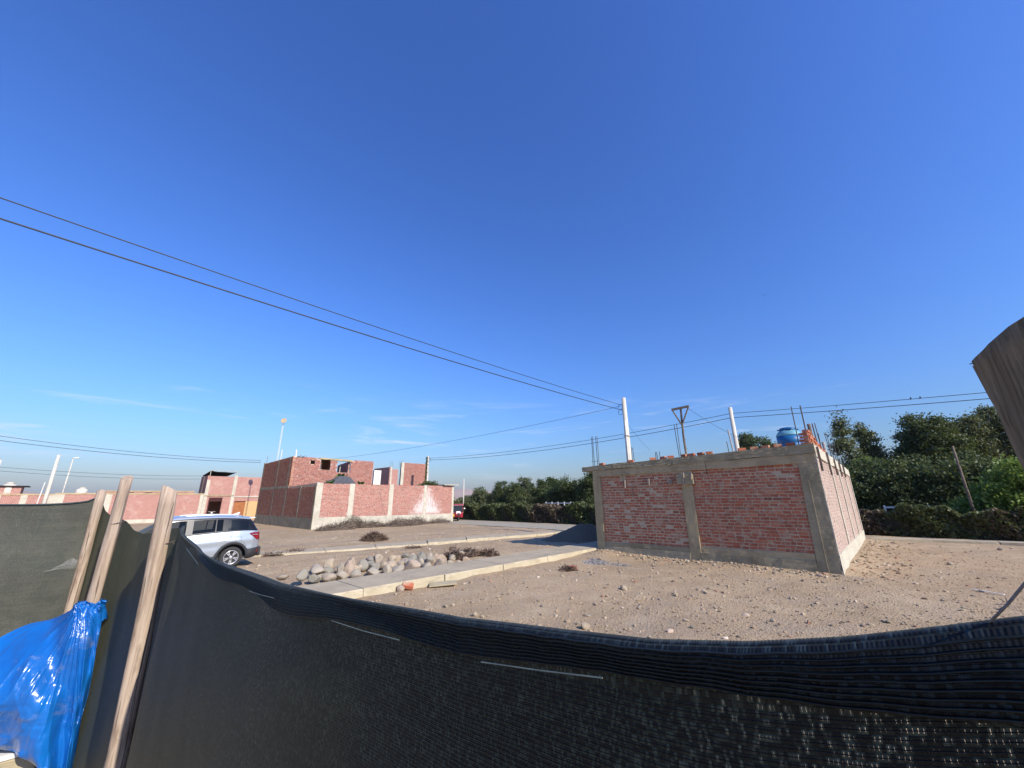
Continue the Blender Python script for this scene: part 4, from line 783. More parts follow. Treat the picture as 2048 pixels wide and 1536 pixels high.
# middle tree line between the compound and the house
mid = [(935, 2.9, 60, 1.6, M_leafe, 'low greyish tree beside the distant thin pole'), (958, 4.4, 52, 1.8, M_leafe, 'grey-green tree nearest the bare hills'), (990, 3.6, 50, 1.5, M_leafe, 'shorter olive tree second in the middle row'), (1003, 5.0, 48, 1.6, M_leafd, 'tall dark tree third in the middle row'), (1027, 4.7, 47, 1.5, M_leafd, 'dark tree left of the domed tree in the middle row'),
       (1048, 5.6, 50, 1.6, M_leafe, 'domed tree standing above the middle row'), (1072, 4.7, 46, 1.6, M_leafd, 'dark tree right of the domed tree'), (1097, 5.2, 48, 1.6, M_leafd, 'tree with rounded top in the middle row'), (1120, 4.6, 45, 1.6, M_leafd, 'dark tree third from the brick house'), (1145, 4.7, 44, 1.5, M_leafd, 'dark tree second from the brick house'), (1168, 4.7, 43, 1.5, M_leafd, 'dark tree next to the left corner of the brick house'), (1186, 5.1, 42, 1.3, M_leafd, 'dark tree right behind the overhanging roof corner')]
for i, (px, h_, y, w, mt, lb) in enumerate(mid):
    x = on(px, 1000, 'y', y).x; q = rs(i + 300); bl = [(q.uniform(-.4, .4), q.uniform(-.4, .4), h_ * f, w * (1.2 - .55 * f), h_ * .18) for f in (.3, .45, .6, .74, .86)] + [(q.uniform(-1.2, 1.2), 0, h_ * .5, w * .7, h_ * .2)]
    tree(x, y, bl, 120, 42, .5, .2, mt, lb, 310 + i, 'row of trees behind the avenue hedge', .18)
def far_wood():
    r = rs(77); n_ = 5000; a = r.uniform(0, 1, n_); X = -140 + 100 * a; Yv = 95 + r.uniform(0, 12, n_); Z = r.uniform(0, 1, n_) ** .7 * (2.2 + .7 * np.sin(X * .35) + .5 * np.sin(X * .9)); V, Fq = leaf_quads(np.stack([X, Yv, Z], 1), .55, r, 1.3); o = npmesh('distant_wood', V, Fq, M_leafe); tag(o, 'hazy low wood at the foot of the hills', 'wood', kind='stuff')
far_wood()
def hedge(x0, x1, y0, y1, h_, nleaf, mat, label, seed, dry=(), name='hedge'):
    r = rs(seed); root = empty(name, ((x0 + x1) / 2, y0, 0)); tag(root, label, 'hedge')
    n_ = nleaf; X = r.uniform(x0, x1, n_); top = h_ + .16 * np.sin(X * 1.7) + .12 * np.sin(X * .63 + 1) + .10 * np.sin(X * 4.1)
    f = r.uniform(0, 1, n_); face = r.rand(n_)
    Yv = np.where(face < .55, y0 + np.abs(r.normal(0, .16, n_)) + .16 * np.sin(X * 2.3 + f * 4) + .1, r.uniform(y0 + .1, y1, n_)); Z = np.where(face < .55, f * top, top - np.abs(r.normal(0, .13, n_)))
    Z = Z + .08 * np.sin(X * 7) ; C_ = np.stack([X, Yv, np.clip(Z, .03, 9)], 1); cl = r.normal(size=(n_ // 14 + 1, 3)) * .12; C_ = C_ + cl[np.arange(n_) // 14 % len(cl)] * 0
    o3 = np.array([(x0 + x1) / 2, y0, 0]); isdry = np.zeros(n_, bool)
    for a, b in dry: isdry |= (X > a + r.normal(0, .4, n_)) & (X < b + r.normal(0, .4, n_))
    for nm, msk, mt in (('leaves', ~isdry, mat), ('dry_vines', isdry, M_leafb)):
        if msk.sum(): V, Fq = leaf_quads(C_[msk] - o3, .13, r, 1.7); oo = npmesh(nm, V, Fq, mt, root); oo['kind'] = 'stuff'
    m = MB(); xs_ = np.linspace(x0, x1, 60); vs = []
    for xx in xs_:
        t_ = h_ - .22 + .14 * math.sin(xx * 1.7) + .1 * math.sin(xx * .63 + 1); 
        for yy, zz in ((y0 + .28, 0), (y0 + .25, t_ * .6), (y0 + .35, t_), (y1 - .2, t_), (y1 - .15, 0)): vs.append((xx - o3[0], yy - o3[1] + .06 * math.sin(xx * 3), zz))
    m.add(vs, [(i * 5 + j, i * 5 + j + 1, i * 5 + j + 6, i * 5 + j + 5) for i in range(59) for j in range(4)]); m.build('light_block_core', M_core, root)  # solid dark core added to block light through the leaves
hedge(-58, -13, 30.35, 32.2, 1.62, 42000, M_leafh, 'long clipped green hedge beyond the avenue, left of the brick house', 400, dry=((-26.5, -22.5),))
hedge(-4, 16, 32.4, 34.0, 1.42, 28000, M_leafh, 'straggly brownish hedge behind the pale pavement at right', 401, dry=((-4, -.6), (3.5, 4.2)))
# white rail fences glimpsed behind the hedges
def rail_fence(x0, x1, y, h_, label, n_):
    o = empty('white_rail_fence', ((x0 + x1) / 2, y, 0)); tag(o, label, 'fence'); hw = (x1 - x0) / 2
    for k in range(n_): MB().box(-hw + k * 2 * hw / (n_ - 1) - .05, -hw + k * 2 * hw / (n_ - 1) + .05, -.05, .05, 0, h_).build('post', M_pvc, o)
    for z in (h_ * .62, h_ * .93): MB().box(-hw, hw, -.075, -.052, z - .05, z + .05).build('rail', M_pvc, o)
a_, b_ = on(1092, 1012, 'y', 37), on(1168, 1012, 'y', 37); rail_fence(a_.x, b_.x, 37, 1.9, 'white rail fence glimpsed over the dry gap in the hedge', 7)
a_, b_ = on(1770, 1018, 'y', 36), on(1925, 1018, 'y', 36); rail_fence(a_.x, b_.x, 36, 1.62, 'white rail fence glimpsed behind the hedge at right', 6)
# ivy on the pole and creeper on the gate
r = rs(8); n_ = 700; zz = r.uniform(3.4, pt3.z - .1, n_); C_ = np.stack([r.normal(-.12, .09, n_), r.normal(-.1, .08, n_), zz], 1); V, Fq = leaf_quads(C_, .13, r, 1.2); iv = npmesh('ivy', V, Fq, M_leafh, p3o); iv['kind'] = 'stuff'
p = on(858, 968, 'x', -35.2); tree(-35.4, p.y, [(0, 0, 3.6, .8, .5), (.0, .5, 3.75, .7, .45), (0, -.5, 3.5, .6, .4)], 60, 40, .3, .12, M_leafh, 'leafy creeper spilling over the compound wall by its right end', 95, None, .08, 1.5, 'creeper', 'plant')

# ------------------------------------------------------------------ brushwood, weeds
def brush(x, y, rx, ry, h_, n_, mat, label, seed, name='dead_brushwood', cat='brushwood', twig=.55, group=None):
    r = rs(seed); o = empty(name, (x, y, 0)); tag(o, label, cat, group); V = []; Fq = []
    a = r.uniform(0, 6.28, n_); q = np.sqrt(r.uniform(0, 1, n_)); bx, by = q * rx * np.cos(a), q * ry * np.sin(a); bz = h_ * (1 - q ** 1.6) * r.uniform(0, 1, n_)
    d = r.normal(size=(n_, 3)); d[:, 2] = np.abs(d[:, 2]) * .6; d /= np.linalg.norm(d, axis=1, keepdims=True); L = twig * r.uniform(.4, 1.2, n_); w = .006 + .012 * r.rand(n_)
    s_ = np.cross(d, r.normal(size=(n_, 3))); s_ /= np.linalg.norm(s_, axis=1, keepdims=True); P0 = np.stack([bx, by, bz], 1) - d * (L * .4)[:, None]; P1_ = P0 + d * L[:, None]; P0[:, 2] = np.maximum(P0[:, 2], 0)
    P1_[:, 2] = np.clip(P1_[:, 2], .01, None)
    V = np.stack([P0 - s_ * w[:, None], P0 + s_ * w[:, None], P1_ + s_ * w[:, None] * .5, P1_ - s_ * w[:, None] * .5], 1).reshape(-1, 3)
    gz = float(ground_z(np.array([x]), np.array([y]))[0]); o.location.z = gz
    k = npmesh('twigs', V, np.arange(n_ * 4).reshape(-1, 4), mat, o); k['kind'] = 'stuff'
    m = MB().lathe([(rx * .85, -.05), (rx * .6, h_ * .32), (rx * .3, h_ * .5), (.02, h_ * .55)], n=14).build('heap', M_core if mat is not M_twig else simple('brush_shade', (.12, .09, .07), (.07, .055, .045), .95, 4, .5, .1), o, True); m.scale = (1, ry / rx, 1); return o
for (px, py, rx, h_, n_, lb) in ((672, 1060, 1.6, .55, 900, 'flat grey brushwood at the corner foot of the compound wall'), (706, 1055, 1.5, 1.0, 1500, 'largest grey brushwood heap against the compound wall'), (742, 1054, 1.5, .55, 800, 'low brushwood right of the largest heap'), (800, 1052, 1.7, .75, 1100, 'brushwood heap below the lime stain'), (833, 1049, 1.4, .8, 900, 'brushwood heap just right of the lime stain foot'), (880, 1046, 1.4, .5, 600, 'small dark brushwood near the right end of the wall')):
    p = on(px, py, 'z', 0); brush(p.x, p.y, .8, rx, h_, n_, M_twig, lb, px, twig=.7, group='dead brushwood along the compound wall')
p = on(748, 1081, 'z', 0); brush(p.x, p.y, .75, .7, .5, 1400, M_brush, 'round reddish brown bush clump alone on the far lot', 5, 'dry_bush', 'bush', .4)
for k, (px, py, rx, h_, lb) in enumerate(((918, 1120, .42, .5, 'taller brown weed among the river stones'), (950, 1113, .5, .32, 'low brown weed at the right end of the river stones'), (985, 1112, .45, .25, 'brown weed beyond the last river stones'), (590, 1100, .5, .1, 'flat dry weed near the car'), (546, 1106, .5, .1, 'thin dry weed behind the car'), (830, 1092, .45, .1, 'sparse weed below the far pavement'), (1135, 1135, .22, .12, 'tiny weed tuft at the near pavement joint'))):
    p = on(px, py, 'z', .1); brush(p.x - (.3 if k < 3 else 0), p.y, rx, rx, h_, 500 if k < 3 else 160, M_brush, lb, 40 + k, 'dry_weed', 'weed', .3)

# ------------------------------------------------------------------ stones
import bmesh
def rock_mesh(name, seed, sub=3, amp=.16, flat=.75, facets=8, cutr=(.26, .43)):
    bm = bmesh.new(); bmesh.ops.create_icosphere(bm, subdivisions=sub, radius=.5); r = rs(seed); A = np.array([v.co[:] for v in bm.verts])
    pl = r.normal(size=(facets, 3)); pl /= np.linalg.norm(pl, axis=1, keepdims=True); off = r.uniform(*cutr, facets)
    for p_, o_ in zip(pl, off):
        d = A @ p_ - o_; A -= np.outer(np.maximum(d, 0) * .93, p_)
    nn_ = fbm(A, 3.5, 3, seed + 1) * amp * .5; A = A * (1 + nn_[:, None]); A *= np.array([r.uniform(.85, 1.15), r.uniform(.75, 1.0), flat * r.uniform(.85, 1.15)])
    for v, a in zip(bm.verts, A): v.co = a
    me = bpy.data.meshes.new(name); bm.to_mesh(me); bm.free(); me.polygons.foreach_set('use_smooth', [True] * len(me.polygons)); me.materials.append(M_stone); return me
ROCKS = [rock_mesh('river_stone', 500 + i, 3, .15, .85, 9 + i % 8, (.27, .40)) for i in range(12)]
# (zoom x, zoom y of foot, width, height) read off the pile, rows front / middle / back
ZS = 2048 / 470.0
front = [(115, 345, 120, 50), (280, 355, 108, 100), (380, 372, 112, 70), (500, 372, 150, 90), (520, 376, 74, 52), (635, 360, 112, 84), (760, 338, 132, 76), (900, 322, 150, 76), (1030, 298, 95, 74), (1125, 292, 118, 60), (1240, 268, 132, 84), (1360, 258, 112, 60), (1480, 244, 112, 84), (1640, 218, 64, 44), (1720, 205, 84, 54), (1565, 235, 70, 50)]
middle = [(400, 290, 148, 68), (395, 318, 110, 60), (500, 302, 152, 66), (605, 292, 76, 84), (675, 296, 104, 100), (750, 290, 76, 66), (815, 275, 96, 94), (885, 262, 84, 74), (945, 250, 52, 56), (1060, 258, 122, 74), (1150, 240, 92, 64), (1200, 222, 112, 64), (1300, 240, 92, 70), (1390, 220, 84, 66), (1440, 212, 112, 84), (1510, 222, 66, 64), (1590, 200, 90, 60), (1660, 180, 70, 50)]
back = [(530, 262, 108, 92), (720, 232, 68, 78), (790, 236, 66, 76), (855, 195, 84, 54), (950, 200, 94, 78), (1050, 214, 84, 84), (1110, 212, 74, 74), (1180, 165, 74, 46), (1240, 184, 94, 64), (1320, 192, 94, 84), (1390, 175, 60, 50), (1565, 155, 74, 54), (1610, 128, 64, 44), (1700, 150, 70, 44), (1780, 155, 74, 44), (1890, 134, 44, 50)]
k = 0; wide = {(115, 345): 'flat tan river stone lying apart at the left end of the pile', (280, 355): 'big upright tan river stone at the left end of the pile', (400, 290): 'long flat yellowish river stone near the left end', (675, 296): 'largest pale angular stone in the middle of the pile', (720, 232): 'upright yellow stone standing at the back of the pile', (950, 200): 'tan stone topping the pile at the back', (520, 376): 'small blue-grey stone against the pavement edge', (1890, 134): 'pointed grey stone among the weeds at the right end'}
ORD = ['first', 'second', 'third', 'fourth', 'fifth', 'sixth', 'seventh', 'eighth', 'ninth', 'tenth', 'eleventh', 'twelfth', 'thirteenth', 'fourteenth', 'fifteenth', 'sixteenth', 'seventeenth', 'eighteenth', 'nineteenth', 'twentieth']
for row, X, lb in ((front, -11.62, 'in the front row against the pavement'), (middle, -12.35, 'in the middle row of the pile'), (back, -13.1, 'in the back row of the pile')):
    order = sorted(row)
    for (zx, zy, w, h_) in row:
        px, py = 540 + zx / ZS, 1080 + zy / ZS; mid_ = on(px, py - h_ / ZS / 2, 'x', X); rr_ = math.hypot(mid_.x, mid_.y)
        mpp = (on(px + 1, py, 'r', rr_) - on(px, py, 'r', rr_)).length; sx = w / ZS * mpp * 1.26; sz = h_ / ZS * mpp * 1.24
        o = bpy.data.objects.new('river_stone', ROCKS[k % 12]); COL.objects.link(o); zb = max(mid_.z, sz * .38)
        o.location = (X + random.uniform(-.08, .08), mid_.y, zb); o.scale = (sx * .95, sx * 1.02, sz * 1.25); o.rotation_euler = (random.uniform(-.25, .25), random.uniform(-.25, .25), random.uniform(0, 6.28))
        tag(o, wide.get((zx, zy), 'river stone, ' + ORD[order.index((zx, zy, w, h_))] + ' from the left ' + lb), 'stone', 'river stones piled beside the pavement'); k += 1
for i in range(16):
    Y_ = 4.9 + i * .42; X = random.uniform(-12.9, -12.0); s_ = random.uniform(.34, .46); o = bpy.data.objects.new('river_stone', ROCKS[i % 12]); COL.objects.link(o); o.location = (X, Y_, .2); o.scale = (s_, s_, s_ * .85); o.rotation_euler = (random.uniform(-.4, .4), random.uniform(-.4, .4), random.uniform(0, 6))
    tag(o, 'low river stone wedged deep among the others in the stone pile', 'stone', 'river stones piled beside the pavement')
# loose stones on the lot, the larger ones singly
SMALL = [rock_mesh('loose_stone', 600 + i, 2, .2, .7, 9) for i in range(6)]
big = [(1170, 1259, 26, 'pinkish rounded stone nearest the net in the middle'), (950, 1231, 16, 'pale rounded stone close to the net under the river stones'), (1248, 1179, 22, 'squarish broken block on the lot in front of the house'), (1923, 1251, 18, 'pale stone near the net at the right'), (1076, 1255, 22, 'brown crumbling clod near the net'), (1115, 1258, 12, 'small stone left of the pinkish rounded stone'),
       (1084, 1215, 10, 'small pale stone in the middle left of the lot'), (1279, 1215, 12, 'small angular stone left of lot centre'), (1625, 1213, 12, 'small upright stone right of lot centre'), (1736, 1215, 10, 'small stone below the house corner at right'), (1777, 1247, 14, 'stone pair lying right of centre near the net'), (1700, 1247, 12, 'dark stone right of centre near the net'), (1350, 1190, 12, 'flat tan stone in the middle of the lot'),
       (1406, 1153, 12, 'dark clod below the middle column of the house'), (1498, 1162, 10, 'dark clod below the right bay of the house'), (800, 1182, 26, 'grey concrete chunk leaning on the near pavement'), (1385, 1257, 12, 'reddish stone close to the net'), (1006, 1190, 10, 'stone below the near pavement'), (1180, 1232, 9, 'little stone above the pinkish rounded stone'), (1430, 1220, 9, 'little stone in mid lot'), (1560, 1250, 10, 'little stone above the lowest part of the net'), (1900, 1130, 14, 'reddish rubble piece far right of the house'), (2000, 1100, 14, 'pale rubble stone at the right edge')]
for i, (px, py, w, lb) in enumerate(big):
    p = on(px, py, 'z', 0); mpp = (on(px + 1, py, 'z', 0) - p).length; s_ = w * mpp * .8; z = float(ground_z(np.array([p.x]), np.array([p.y]))[0])
    o = bpy.data.objects.new('loose_stone', SMALL[i % 6]); COL.objects.link(o); o.location = (p.x, p.y, z + s_ * .2); o.scale = (s_, s_, s_); o.rotation_euler = (random.uniform(-.3, .3), random.uniform(-.3, .3), random.uniform(0, 6)); tag(o, lb, 'stone', 'loose stones on the dirt lot')
def scatter(name, n_, region, smin, smax, seed, label, power=3.0, mat=None):
    r = rs(seed); bm = bmesh.new(); bmesh.ops.create_icosphere(bm, subdivisions=1, radius=.5); bv = np.array([v.co[:] for v in bm.verts]); bf = np.array([[v.index for v in f.verts] for f in bm.faces]); bm.free()
    pts = region(r, n_); n_ = len(pts); s_ = smin + (smax - smin) * r.uniform(0, 1, n_) ** power; z = ground_z(pts[:, 0], pts[:, 1])
    V = np.repeat(bv[None], n_, 0) * (1 + r.uniform(-.42, .42, (n_, len(bv), 1))); an = r.uniform(0, 6.28, n_); c_, s2 = np.cos(an)[:, None], np.sin(an)[:, None]; V = V * (np.stack([r.uniform(.7, 1.3, n_), r.uniform(.6, 1.1, n_), r.uniform(.4, .8, n_)], 1)[:, None, :] * s_[:, None, None])
    Xr = V[..., 0] * c_ - V[..., 1] * s2; Yr = V[..., 0] * s2 + V[..., 1] * c_; V = np.stack([Xr + pts[:, :1], Yr + pts[:, 1:2], V[..., 2] + (z + s_ * .12)[:, None]], -1)
    Fq = (bf[None] + (np.arange(n_) * len(bv))[:, None, None]).reshape(-1, 3); o = npmesh(name, V.reshape(-1, 3), Fq, mat or M_pebble); tag(o, label, 'pebbles', kind='stuff')
def lot(r, n_):
    n_ = n_ * 2; x = r.uniform(-9.4, 13, n_ * 3); y = r.uniform(2, 29.5, n_ * 3); ok = ((x < -9.4 + 20) & ~((x > -9.7) & (x < -1.4) & (y > 15.4)) & (r.rand(n_ * 3) < 1.35 - y / 22)) & (y < 28.6 + (x > -1)); return np.stack([x, y], 1)[ok][:n_ // 2]
def street(r, n_):
    x = np.concatenate([r.uniform(-17, -11.2, n_ // 2), r.uniform(-33, -17, n_ // 2)]); y = np.concatenate([r.uniform(3, 24, n_ // 2), r.uniform(6, 24, n_ // 2)]); ok = ~((x > -23 + (y - 2) * .3) & (x < -15.6) & (y > 0) & (np.abs(x - (-19.5 + (y - 6) * .22)) < 1.2)); return np.stack([x, y], 1)[ok]
scatter('lot_pebbles', 11000, lot, .012, .115, 700, 'countless small stones strewn over the dirt lot', 6.5)
scatter('lot_clods', 15000, lot, .014, .055, 710, 'loose dirt clods covering the lot', 2.0, M_dirt)
scatter('street_clods', 4000, street, .014, .06, 711, 'loose dirt clods covering the street', 2.0, M_dirt)
scatter('street_pebbles', 1800, street, .015, .12, 701, 'small stones strewn over the dirt street', 4)
def bank(r, n_): x = r.uniform(-9.3, -1.6, n_); return np.stack([x, 15.35 - np.abs(r.normal(0, .35, n_))], 1)
scatter('plinth_rubble', 900, bank, .015, .14, 702, 'rubble strewn along the foot of the brick house', 5)
def sidebank(r, n_): y = r.uniform(15.5, 28, n_); return np.stack([-1.35 + np.abs(r.normal(0, .7, n_)), y], 1)
scatter('corner_rubble', 700, sidebank, .015, .16, 703, 'rubble strewn along the sunlit side of the brick house', 5)
# debris
M_ash = simple('ash', (.34, .31, .27), (.035, .033, .030), .95, 9, .6, .02, world=True)
p = on(1205, 1122, 'z', .05); r = rs(3); nA = 26; V = [(0, 0, .045)]
for ring in (.45, .8, 1.0):
    for i in range(nA):
        t = 2 * math.pi * i / nA; q = ring * (1 + .3 * math.sin(3 * t + 1) * ring + r.uniform(-.15, .15)); V.append((.85 * q * math.cos(t), .45 * q * math.sin(t), .04 * (1 - ring) + r.uniform(-.008, .012)))
Fc = [(0, 1 + i, 1 + (i + 1) % nA) for i in range(nA)] + [(1 + a * nA + i, 1 + (a + 1) * nA + i, 1 + (a + 1) * nA + (i + 1) % nA, 1 + a * nA + (i + 1) % nA) for a in range(2) for i in range(nA)]
for i, v in enumerate(V): V[i] = (v[0], v[1], v[2] + float(ground_z(np.array([p.x + v[0]]), np.array([p.y + v[1]]))[0]))
ash = MB().add(V, Fc).build('ash_patch', M_ash, None, True); ash.location = (p.x, p.y, .0); tag(ash, 'black and grey patch of burnt rubbish by the near pavement end', 'ash')
r = rs(31)
for i in range(8):
    o = bpy.data.objects.new('burnt_scrap', SMALL[i % 6]); 
    x, y = p.x + r.uniform(-.8, .8), p.y + r.uniform(-.4, .4); COL.objects.link(o); s_ = r.uniform(.05, .13); o.location = (x, y, float(ground_z(np.array([x]), np.array([y]))[0]) + .06); o.scale = (s_ * 1.6, s_, s_ * .5); o.rotation_euler = tuple(r.uniform(-1, 1, 3)); tag(o, 'small grey scrap lying in the burnt patch', 'scrap', 'scraps in the burnt patch')
p = on(1147, 1139, 'z', 0); o = MB().box(-.12, .12, -.06, .06, 0, .11).build('fallen_brick', M_brick1, None, bevel=.006); o.location = (p.x, p.y, .06); o.rotation_euler = (R(90), .1, .6); tag(o, 'orange brick standing on end near the burnt patch', 'brick')
p = on(815, 1175, 'z', .05); o = MB().box(-.14, .14, -.08, .08, 0, .1).build('fallen_brick', M_brick1, None, bevel=.012); o.location = (p.x, p.y, .05); o.rotation_euler = (.4, .2, 1.0); tag(o, 'broken red brick leaning on the near pavement', 'brick')
p = on(886, 1171, 'z', 0); o = MB().box(-.36, .36, -.16, .16, 0, .035).build('broken_slab', M_plinth, None, bevel=.006); o.location = (p.x, p.y, .03); o.rotation_euler = (.08, -.06, .9); tag(o, 'flat pale broken slab lying on the dirt below the pavement', 'slab')
p = on(1978, 1187, 'z', 0); o = MB().box(-.28, .28, -.02, .02, 0, .012).build('white_strip', M_pvc, None); o.location = (p.x, p.y, .03); o.rotation_euler = (0, 0, -.7); tag(o, 'thin white strip lying on the dirt at right', 'strip')
# gravel heap
r = rs(17); nu, nv = 60, 24; V = []
for i in range(nu):
    t = 2 * math.pi * i / nu
    for j in range(nv):
        q = j / (nv - 1); rad = q * (2.5 + .3 * math.sin(2 * t + 1) + .15 * math.sin(5 * t)); h_ = 1.0 * (1 - q) ** 1.0 * (1 + .05 * math.sin(3 * t)); h_ = min(h_, .88 - .1 * q) if q < .3 else h_
        V.append((rad * math.cos(t) * .85, rad * math.sin(t), max(-.1, h_ - .03 + r.normal() * .012)))
Fq = [(i * nv + j, ((i + 1) % nu) * nv + j, ((i + 1) % nu) * nv + j + 1, i * nv + j + 1) for i in range(nu) for j in range(nv - 1)]
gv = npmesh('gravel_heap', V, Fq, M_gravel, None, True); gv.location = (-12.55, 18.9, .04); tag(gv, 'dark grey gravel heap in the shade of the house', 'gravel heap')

# ------------------------------------------------------------------ silver car (nose towards -Y, near side faces +X)
M_paint = NT('car_silver'); n = M_paint; n.done((.40, .44, .47), .3, None, .5, .5, Coat_Weight=.6, Coat_Roughness=.06); M_paint = n.m
M_gloss = simple('car_black_gloss', (.012, .013, .016), None, .22, 4, 0, spec=.3); M_clad = simple('car_cladding', (.03, .031, .033), (.024, .025, .026), .65, 20, .05); M_tyre = simple('tyre', (.045, .043, .04), (.03, .029, .028), .9, 14, .2, .004)
M_rim = simple('alloy_rim', (.62, .62, .62), (.55, .55, .55), .3, 3, 0, metal=.7); M_red = simple('lamp_red', (.22, .008, .012), (.16, .006, .01), .15, 5, 0, spec=.6); M_seat = simple('seat_dark', (.03, .03, .034), None, .9, 8, 0)
n = NT('car_glass'); n.done((.02, .03, .04), .03, None, .5); tr = n.node('ShaderNodeBsdfTransparent'); tr.inputs[0].default_value = (.55, .62, .66, 1); mxs = n.node('ShaderNodeMixShader'); mxs.inputs[0].default_value = .8
n.l.new(n.p.outputs[0], mxs.inputs[1]); n.l.new(tr.outputs[0], mxs.inputs[2]); n.l.new(mxs.outputs[0], n.out.inputs[0]); M_glass = n.m
CAR_X, CAR_Y = -17.0 - .89, 4.64            # centre line and rear end
car = empty('silver_suv', (CAR_X, CAR_Y, 0.03)); tag(car, 'silver-white SUV with black window line parked beyond the net', 'car')
WR, WZ, DW1, DW2, AR = .335, .335, .84, 3.60, .42
def interp(x, xp, fp): return float(np.interp(x, xp, fp))
def zlow(d):
    z = interp(d, [0, .1, .3, .5, 1.4, 3.0, 4.2, 4.5], [.34, .30, .26, .26, .30, .30, .27, .32])
    for dw in (DW1, DW2):
        if abs(d - dw) < AR: z = max(z, WZ + math.sqrt(AR * AR - (d - dw) ** 2))
    return z
def zbelt(d): return interp(d, [0, .06, .12, .6, 1.2, 2.2, 3.2, 3.45, 4.2, 4.42, 4.5], [.92, 1.10, 1.17, 1.19, 1.17, 1.10, 1.06, 1.05, .98, .86, .74])
def ztop(d): return interp(d, [0, .06, .12, .30, .42, .8, 1.4, 2.0, 2.5, 2.75, 3.45, 3.6, 4.2, 4.42, 4.5], [.93, 1.12, 1.22, 1.46, 1.605, 1.655, 1.69, 1.695, 1.675, 1.62, 1.13, 1.10, 1.03, .90, .76])
def wmid(d): return interp(d, [0, .08, .25, .7, 2, 3.6, 4.2, 4.4, 4.5], [.62, .76, .855, .89, .89, .88, .83, .72, .58])
def side(d, z):
    """half width of the skin at distance d from the rear and height z"""
    zb, zl = zbelt(d), .28; w = wmid(d)
    if z <= zb:
        t = (z - zl) / max(.05, zb - zl); return w * (1 - .055 * (2 * t - .9) ** 2 + .010 * math.exp(-((t - .66) / .06) ** 2) - .012 * math.exp(-((t - .48) / .10) ** 2))
    zt = max(ztop(d), zb + .02); t = (z - zb) / max(.05, zt - zb); return w * (.955 - .19 * t - .12 * max(0, t - .82) ** 2 * 9)
ds = sorted(set([round(v, 4) for v in list(np.linspace(0, .5, 14)) + list(np.linspace(.5, 4.5, 62))] + [round(DW1 + AR * math.cos(t), 4) for t in np.linspace(0, math.pi, 17)] + [round(DW2 + AR * math.cos(t), 4) for t in np.linspace(0, math.pi, 17)]))
def strip(fn_rows, dlist, name, mat, parent=None):
    for s_ in (1, -1):
        V = []
        for d in dlist:
            rows = fn_rows(d)
            for w, z in rows: V.append((s_ * w, -d, z))
        Fq = grid_faces(len(dlist), len(rows)); o = npmesh(name, V, Fq if s_ == 1 else Fq[:, ::-1], mat, parent or car, True)
    return o
# lower skin
def low_rows(d):
    zl, zb = zlow(d), zbelt(d); return [(side(d, zl + (zb - zl) * t) if t > 0 else side(d, zl) - .015, zl + (zb - zl) * t) for t in np.linspace(0, 1, 17)]
strip(low_rows, ds, 'body_side', M_paint)
def clad_rows(d):
    zl = zlow(d); arch = any(abs(d - dw) < AR + .005 for dw in (DW1, DW2)); top = zl + .075
    for dw in (DW1, DW2):
        rr = abs(d - dw)
        if rr < AR + .075: top = max(top, WZ + math.sqrt(max(0, (AR + .075) ** 2 - rr * rr)))
    if d < .55: top = max(top, .60 - .28 * max(0, d - .05) * .4)
    top = max(top, .40); return [(side(d, zl) - .02, zl - .01), (side(d, zl) + .016, zl - .005), (side(d, top) + .018, (zl + top) / 2), (side(d, top) + .016, top), (side(d, top) - .004, top + .006)]
strip(clad_rows, ds, 'wheel_arch_cladding', M_clad)
# roof, bonnet, tailgate skins across the car
def cross(dlist, name, mat, zf, n_=11, inset=1.0, lift=0.0):
    V = []
    for d in dlist:
        z = zf(d); w = side(d, z) * inset
        for i in range(n_): t = -1 + 2 * i / (n_ - 1); V.append((w * t, -d, z + lift + .045 * (1 - t * t) * (1 if z > 1.3 else .6)))
    return npmesh(name, V, grid_faces(len(dlist), n_), mat, car, True)
roof = cross([d for d in ds if .40 <= d <= 2.75], 'roof', M_paint, ztop)
cross([d for d in ds if d >= 3.44], 'bonnet', M_paint, ztop)
cross([.12, .18, .24, .30, .36, .42], 'rear_window', M_gloss, ztop); cross([0, .03, .06, .09, .12], 'tailgate', M_paint, ztop)
cross([2.75, 2.9, 3.05, 3.2, 3.35, 3.45], 'windscreen', M_glass, ztop)
V = []
for z in np.linspace(.3, .92, 6):
    for i in range(11): t = -1 + 2 * i / 10; V.append((.62 * t, -.0 + .10 * (1 - t * t) * .6, z))
npmesh('rear_panel', V, grid_faces(6, 11), M_paint, car, True)
MB().obox((0, .035, .45), (.66, 0, 0), (0, .05, 0), (0, 0, .16)).build('rear_bumper', M_clad, car, bevel=.04); MB().obox((0, -4.47, .55), (.56, 0, 0), (0, .05, 0), (0, 0, .26)).build('front_bumper', M_paint, car, bevel=.05)
MB().box(-.8, .8, -4.35, -.15, .28, .34).build('floor_pan', M_clad, car)
MB().obox((0, -.34, 1.60), (.60, 0, 0), (0, .11, .012), (0, 0, .018)).build('spoiler', M_paint, car, bevel=.012)
